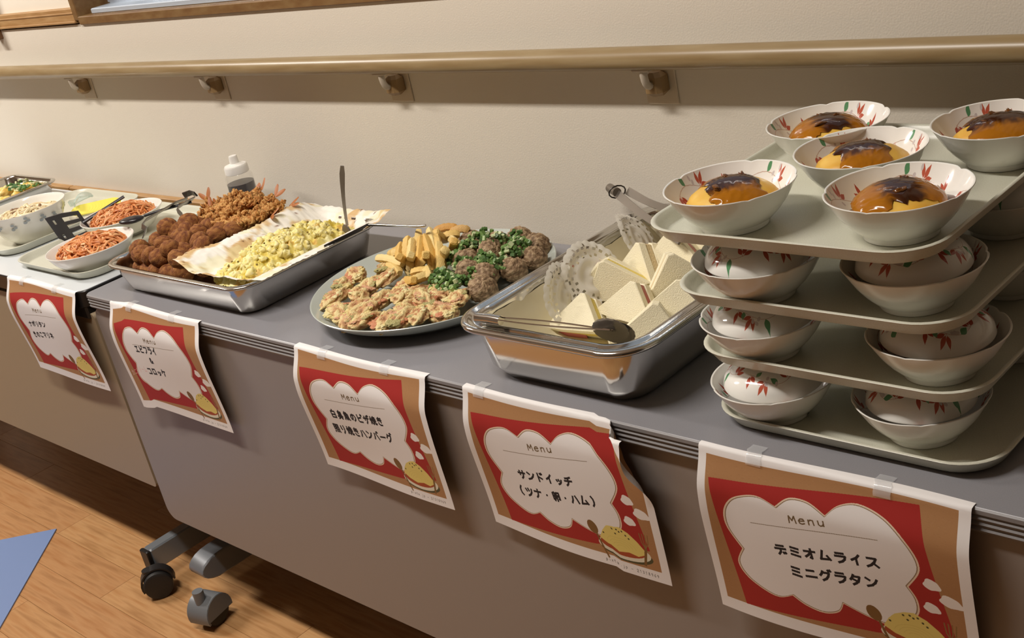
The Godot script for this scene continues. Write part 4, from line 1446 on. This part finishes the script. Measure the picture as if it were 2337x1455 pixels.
	# tongs at the back, resting on the far rim
	var t2 := thing("tongs", "dark steel tongs sloping into the back of the sandwich pan", "tongs")
	var top := Vector3(.872, .815, .012) + Vector3(.035, -.006, .012)
	for s in [0, 1]:
		var b := MB.new()
		var path := PackedVector3Array()
		var tip: Vector3 = [Vector3(1.100, .795, .150), Vector3(1.075, .815, .108)][s]
		var start: Vector3 = [Vector3(.892, .806, .032), Vector3(.918, .806, .030)][s]
		for k in 9:
			path.push_back(start.lerp(tip, k / 8.0) + Vector3(0, -.006 * sin(k / 8.0 * PI), 0))
		plate_strip(path, [Vector3(.45, .75, -.6)], [.012, .012, .011, .010, .010, .010, .011, .016, .018], .0028, b)
		part("arm", b.mesh(M.dull, 30), t2)
	var sb := MB.new()
	sb.tube(PackedVector3Array([Vector3(.880, .8065, .025), Vector3(.906, .8065, .040)]), .0068, 14)
	part("sleeve", sb.mesh(M.dull, 40), t2)
	var rb := MB.new()
	var rp := PackedVector3Array()
	for k in 14:
		var a := TAU * k / 13
		rp.push_back(Vector3(.905, .807, .0385) + Vector3(.52, .0, -.85) * cos(a) * .013 + Vector3(0, 1, 0) * sin(a) * .009)
	rb.tube(rp, .0012, 6, false)
	part("locking_ring", rb.mesh(M.dark_steel), t2)

func scallop_head(c: Vector3, ax: Vector3, side: Vector3, l: float, w: float) -> PackedVector3Array:
	var p := PackedVector3Array()
	ax = ax.normalized()
	side = (side - ax * ax.dot(side)).normalized()
	for k in 40:
		var a := TAU * k / 40
		var r := 1.0 + .05 * absf(sin(a * 9))
		p.push_back(c + (side * sin(a) * w - ax * cos(a) * l) * r)
	return p

# ---------------------------------------------------------------- the pale table at the left
func bottle() -> void:
	var at := Vector3(-.040, .7, .072)
	var o := thing("sauce_bottle", "clear squeeze bottle half full of dark sauce with a white cap", "bottle", at)
	var clear := mat(Color(.93, .93, .90, .07), .08)
	clear.transparency = BaseMaterial3D.TRANSPARENCY_ALPHA
	var b := MB.new()
	b.lathe([[0, .0004], [.025, .0004], [.0275, .003], [.0278, .02], [.0258, .030], [.0278, .040], [.0262, .052], [.0280, .064], [.0282, .085], [.0272, .096], [.0235, .103], [.0215, .105], [.0215, .108]], 40)
	part("body", b.mesh(clear, 50), o)
	var s := MB.new()
	s.lathe([[0, .002], [.0240, .002], [.0262, .0045], [.0266, .02], [.0246, .030], [.0266, .040], [.0250, .052], [.0268, .064], [.0270, .083], [0, .0835]], 40)
	part("sauce", s.mesh(mat("241722", .2), 50), o)
	var c := MB.new()
	c.lathe([[.0, .103], [.0235, .103], [.024, .1045], [.0236, .116], [.0215, .1195], [.0115, .1215], [.0095, .123], [.0085, .136], [.0075, .138], [0, .1383]], 40)
	part("cap", c.mesh(mat("eceae4", .35), 40), o)

func plain_bowl(R: float, H: float) -> ArrayMesh:
	var b := MB.new()
	b.lathe([[0, .002], [R * .42, .001], [R * .46, 0], [R * .49, .001], [R * .52, .005], [R * .70, H * .25], [R * .88, H * .62], [R * .975, H * .93], [R, H], [R * .992, H + .0012], [R * .972, H + .0008], [R * .94, H * .92], [R * .84, H * .6], [R * .66, H * .26], [R * .5, H * .14], [0, H * .12]], 90)
	return b.mesh(M.glaze, 60)

func noodles(called: String, label: String, cat: String, at: Vector3, R: float, hgt: float, n: int, cols: Array, rad: float, sd: int) -> void:
	# a tangle of soft strands heaped in a bowl
	var rr := RandomNumberGenerator.new()
	rr.seed = sd
	var b := MB.new()
	var base := MB.new()
	b.blob(Vector3(0, hgt * .15, 0), Vector3(R * .95, hgt * .72, R * .95), .1, 2.0, sd, 34, 16, three(cols[0], cols[0], cols[1], 1.0), Basis.IDENTITY, .15)
	for k in n:
		var a := rr.randf() * TAU
		var r := sqrt(rr.randf()) * R * .92
		var dir := rr.randf() * TAU
		var l := rr.randf_range(.018, .042)
		var cv := rr.randf_range(-1.6, 1.6)
		var p := PackedVector3Array()
		var x := cos(a) * r
		var z := sin(a) * r
		var lift := rr.randf_range(-.002, .006)
		for j in 8:
			var t := j / 7.0
			var d := dir + cv * t
			x += cos(d) * l / 7
			z += sin(d) * l / 7
			var q := Vector2(x, z).length() / R
			if q > .97:
				x *= .97 / q; z *= .97 / q; q = .97
			var y := hgt * (.15 + .78 * sqrt(maxf(0, 1 - q * q))) + lift * sin(t * PI + k) + .0025
			p.push_back(Vector3(x, y, z))
		b.tube(p, rad * rr.randf_range(.8, 1.25), 6, true, lin(hexc(cols[rr.randi() % cols.size()])))
	var m := vmat(.42)
	var o := single(called, b.mesh(m, 60), label, cat, at)
	o.set_meta("kind", "stuff")

func left_food() -> void:
	var ta := Vector3(-.268, .7, .241)
	var a := single("tray", M.tray_mesh, "cream tray holding the two bowls of shredded carrot", "tray", ta, "cream trays")
	single("tray", M.tray_mesh, "cream tray at the left holding the pasta bowl and yellow pickles", "tray", Vector3(-.652, .7, .217), "cream trays")
	var bw := plain_bowl(.086, .045)
	for q in [[Vector3(-.187, .703, .345), "white bowl of shredded carrot nearest the table edge", "orange shredded carrot heaped in the front white bowl", 5], [Vector3(-.312, .703, .203), "white bowl of shredded carrot farther from the table edge", "orange shredded carrot heaped in the rear white bowl", 6]]:
		single("bowl", bw, q[1], "bowl", q[0], "carrot bowls")
		noodles("shredded_carrot", q[2], "carrot", q[0] + Vector3(.002, .024, 0), .069, .034, 330, ["cf8046", "db9056", "e2a068", "c8763c", "e6b07a"], .0019, q[3])
	var nb := single("bowl", plain_bowl(.088, .072), "deep white bowl with small grey flower print holding pale pasta salad", "bowl", Vector3(-.575, .703, .286))
	# grey flower marks printed on the outside of the deep bowl
	for k in 16:
		var an := TAU * k / 16 + .05 * sin(k * 3.0)
		for j in 3:
			var f := MB.new()
			var yy: float = .0545 + .006 * sin(k * 2.0) + [.0, .006, -.004][j]
			var aa: float = an + [.0, .05, .085][j]
			var rad: float = .0832 + (yy - .0545) * .45
			var nrm := Vector3(cos(aa), -.35, sin(aa)).normalized()
			var u := Vector3(-sin(aa), 0, cos(aa))
			var w := nrm.cross(u)
			var ring := PackedVector3Array()
			for i in 10:
				var t := TAU * i / 10
				ring.push_back(Vector3(cos(aa) * rad, yy, sin(aa) * rad) + u * cos(t) * .0045 + w * sin(t) * .0032 + nrm * .0008)
			f.fan(ring, true)
			part("printed_flower", f.mesh(mat("98a0a4", .3)), nb)
	noodles("pasta_salad", "pale creamy pasta salad with dark bits in the deep white bowl", "pasta salad", Vector3(-.575, .741, .286), .076, .026, 170, ["e6d6b0", "efe3c6", "dcc79a", "e9dab8", "e6d6b0", "8a6a4a"], .0032, 8)
	# yellow pickles on a flat dish
	var dish := MB.new()
	dish.lathe([[0, 0], [.05, 0], [.055, .002], [.062, .007], [.0635, .008], [.062, .0088], [.054, .004], [0, .003]], 48)
	single("dish", dish.mesh(M.glaze, 50), "flat white dish of yellow pickles behind the deep pasta bowl", "dish", Vector3(-.560, .703, .137))
	var pk := mat("e8dc5c", .35)
	for k in 11:
		var f := MB.new()
		var s := -1.0 + 2.0 * k / 10.0
		f.lathe([[0, -.0012], [.0165, -.0012], [.0175, 0], [.0165, .0012], [0, .0012]], 20)
		var o := single("pickle_slice", f.mesh(pk, 40), "thin yellow pickled radish slice fanned out on the white dish", "pickle", Vector3(-.560 + s * .024, .7195, .137 - s * .026), "pickle slices on the dish")
		o.rotation = Vector3(.5, .75, 0)
		o.scale = Vector3(1.35, 1, 1)
		o.set_meta("label", "thin yellow pickle slice, %s in the fan on the white dish" % ["first from the front", "second from the front", "third from the front", "fourth from the front", "fifth from the front", "in the middle", "fifth from the back", "fourth from the back", "third from the back", "second from the back", "last at the back"][k])
	# clear plastic tongs by the pickles
	var clear := mat(Color(.80, .88, .85, .45), .1)
	clear.transparency = BaseMaterial3D.TRANSPARENCY_ALPHA
	var ct := thing("plastic_tongs", "clear plastic tongs lying between the pasta bowl and the pickles", "tongs")
	for s in [-1, 1]:
		var b := MB.new()
		var path := arc(Vector3(-.668, .722, .088), Vector3(-.640 + s * .010, .733 + s * .006, .130), Vector3(-.598 + s * .012, .735, .172), 10)
		plate_strip(path, [Vector3(.75, 0, .6)], [.010, .012, .013, .013, .013, .013, .013, .014, .016, .012], .003, b)
		part("arm", b.mesh(clear, 40), ct)
	# big steel pan at the far left with egg and greens
	var prof := [[.030, 0], [.022, .003], [.013, .025], [.011, .040], [.003, .041], [0, .0435], [.0012, .046], [.006, .0465], [.0105, .045], [.013, .040], [.016, .025], [.026, .006], [.034, .0035]]
	single("steel_pan", rloft(.13, .185, .03, prof, M.steel, 60, 10), "steel pan of yellow egg and greens at the far left", "pan", Vector3(-.985, .7, .252))
	for k in 13:
		var b := MB.new()
		b.blob(Vector3.ZERO, Vector3(.022, .012, .016), .45, 1.4, 900 + k, 20, 13, three("d9a640", "e8c868", "efdc98", 1.3))
		var o := single("egg_piece", b.mesh(M.egg), "soft yellow egg piece heaped in the far left pan", "egg", Vector3(-1.03 + .045 * (k % 4) + .01 * sin(k * 3.0), .716 + .007 * sin(k * 1.9) + .004, .10 + .036 * (k / 4) + .01 * cos(k * 2.0)), "egg pieces in the far left pan")
		o.rotation.y = k * 1.1
	var gr := MB.new()
	for k in 70:
		var c := Vector3(-1.0 + rng.randf_range(-.05, .05), .733 + rng.randf_range(-.004, .006), .105 + rng.randf_range(-.03, .03))
		var ax := Vector3(rng.randf_range(-1, 1), rng.randf_range(-.3, .5), rng.randf_range(-1, 1)).normalized()
		gr.tube(PackedVector3Array([c - ax * .005, c + ax * .005]), .0026, 6, true, lin([hexc("3c6a34"), hexc("58823f"), hexc("cdd0a0")][rng.randi() % 3]))
	var go := single("chopped_greens", gr.mesh(vmat(.5), 50), "chopped dark greens on the egg in the far left pan", "greens")
	go.set_meta("kind", "stuff")
	# black slotted turner
	var tn := thing("slotted_turner", "black slotted plastic turner lying across the carrot tray", "turner")
	var p0 := Vector3(-.424, .738, .305)
	var p1 := Vector3(-.358, .748, .262)
	var ax := (p1 - p0).normalized()
	var sd := Vector3(-.25, .80, .42)
	sd = (sd - ax * ax.dot(sd)).normalized()
	var nr := ax.cross(sd)
	var hb := MB.new()
	var L := p0.distance_to(p1)
	var cellx := [0.0, .14, .22, .44, .52, .90, 1.0]
	var celly := [-.034, -.024, -.013, -.005, .005, .013, .024, .034]
	for i in 6:
		for j in 7:
			if (i in [3, 1] and j in [1, 3, 5] and not (i == 1 and j == 3)) or (i == 4 and j in [1, 3, 5]):
				continue
			var x0: float = cellx[i] * L
			var x1: float = cellx[i + 1] * L
			var sc0: float = 1.0 - .35 * maxf(0, cellx[i] - .5)
			var sc1: float = 1.0 - .35 * maxf(0, cellx[i + 1] - .5)
			var qs := []
			for q in [[x0, celly[j] * sc0], [x1, celly[j] * sc1], [x1, celly[j + 1] * sc1], [x0, celly[j + 1] * sc0]]:
				qs.push_back(p0 + ax * q[0] + sd * q[1])
			var lo := PackedVector3Array()
			for q in qs:
				lo.push_back(q - nr * .0011)
			for q in qs:
				lo.push_back(q + nr * .0011)
			hb.grid(lo, 2, 4, true)
			hb.fan(lo.slice(0, 4), false)
			hb.fan(lo.slice(4), true)
	var blk := mat("26222a", .35)
	part("head", hb.mesh(blk, 25), tn)
	var hd := MB.new()
	hd.tube(PackedVector3Array([p1 - ax * .006, p1.lerp(Vector3(-.326, .768, .181), .4) + Vector3(0, .003, 0), Vector3(-.326, .774, .178)]), [.0062, .0042, .0044], 10, true, Color.WHITE, Vector2(.7, 1))
	part("handle", hd.mesh(blk, 40), tn)
	# steel serving tongs between the carrots and the fried food
	var st := thing("tongs", "steel serving tongs with bent tips between the carrot bowls and fried food", "tongs")
	for s in [0, 1]:
		var b := MB.new()
		var pts: Array = [[Vector3(-.122, .772, .150), Vector3(-.128, .772, .175), Vector3(-.120, .770, .215), Vector3(-.112, .768, .255), Vector3(-.095, .764, .275), Vector3(-.088, .757, .272), Vector3(-.070, .752, .292)], [Vector3(-.112, .770, .142), Vector3(-.100, .772, .170), Vector3(-.085, .773, .196), Vector3(-.070, .771, .206), Vector3(-.056, .764, .208), Vector3(-.045, .757, .216), Vector3(-.028, .754, .232)]][s]
		plate_strip(PackedVector3Array(pts), [Vector3(.8, .5, .2)], [.012, .012, .011, .011, .012, .012, .010], .002, b)
		part("arm", b.mesh(M.dull, 30), st)
	var eb := MB.new()
	plate_strip(PackedVector3Array([Vector3(-.130, .779, .152), Vector3(-.120, .781, .140), Vector3(-.106, .778, .138)]), [Vector3(.2, .8, .5)], [.013], .003, eb)
	part("spring_end", eb.mesh(M.dark_steel, 30), st)
	# dark ladle
	var ld := thing("ladle", "dark oval serving spoon lying beside the steel tongs", "spoon")
	var lb := MB.new()
	lb.blob(Vector3(-.176, .762, .252), Vector3(.026, .007, .017), .0, 1, 3, 22, 10, null, Basis(Vector3.UP, .75))
	part("bowl", lb.mesh(mat("262326", .25)), ld)
	var lh := MB.new()
	lh.tube(PackedVector3Array([Vector3(-.160, .764, .232), Vector3(-.135, .766, .19), Vector3(-.11, .766, .15)]), .003, 8)
	part("handle", lh.mesh(mat("262326", .25)), ld)
	# folded clear plastic tongs under them
	var cf := thing("plastic_tongs", "clear greenish plastic tongs under the steel tongs beside the fried food", "tongs")
	for s in [0, 1]:
		var b := MB.new()
		var pts: Array = [[Vector3(-.07, .733, .125), Vector3(-.085, .744, .165), Vector3(-.09, .747, .21), Vector3(-.085, .744, .25), Vector3(-.07, .740, .28)], [Vector3(-.055, .728, .125), Vector3(-.062, .738, .165), Vector3(-.062, .741, .20), Vector3(-.055, .739, .235), Vector3(-.04, .736, .25)]][s]
		plate_strip(PackedVector3Array(pts), [Vector3(.9, .35, .1)], [.014, .022, .026, .026, .018], .002, b)
		part("arm", b.mesh(clear, 40), cf)

func _ready() -> void:
	rng.seed = 7
	set_light()
	M.steel = mat("c9c6c0", .17, 1.0)
	M.steel_soft = mat("cbc9c4", .13, 1.0)
	M.dull = mat("8d857b", .38, .85)
	M.dark_steel = mat("57524e", .3, 1.0)
	M.crumb_tex = noise_tex(256, .09, 4, [], 77)
	M.tail = mat("a8642c", .5)
	M.tail.backlight_enabled = true
	M.tail.backlight = Color(.25, .15, .08)
	room()
	handrail()
	tables()
	menus()
	stacked_trays()
	sandwich_pan()
	plate_food()
	fried_pan()
	bottle()
	left_food()
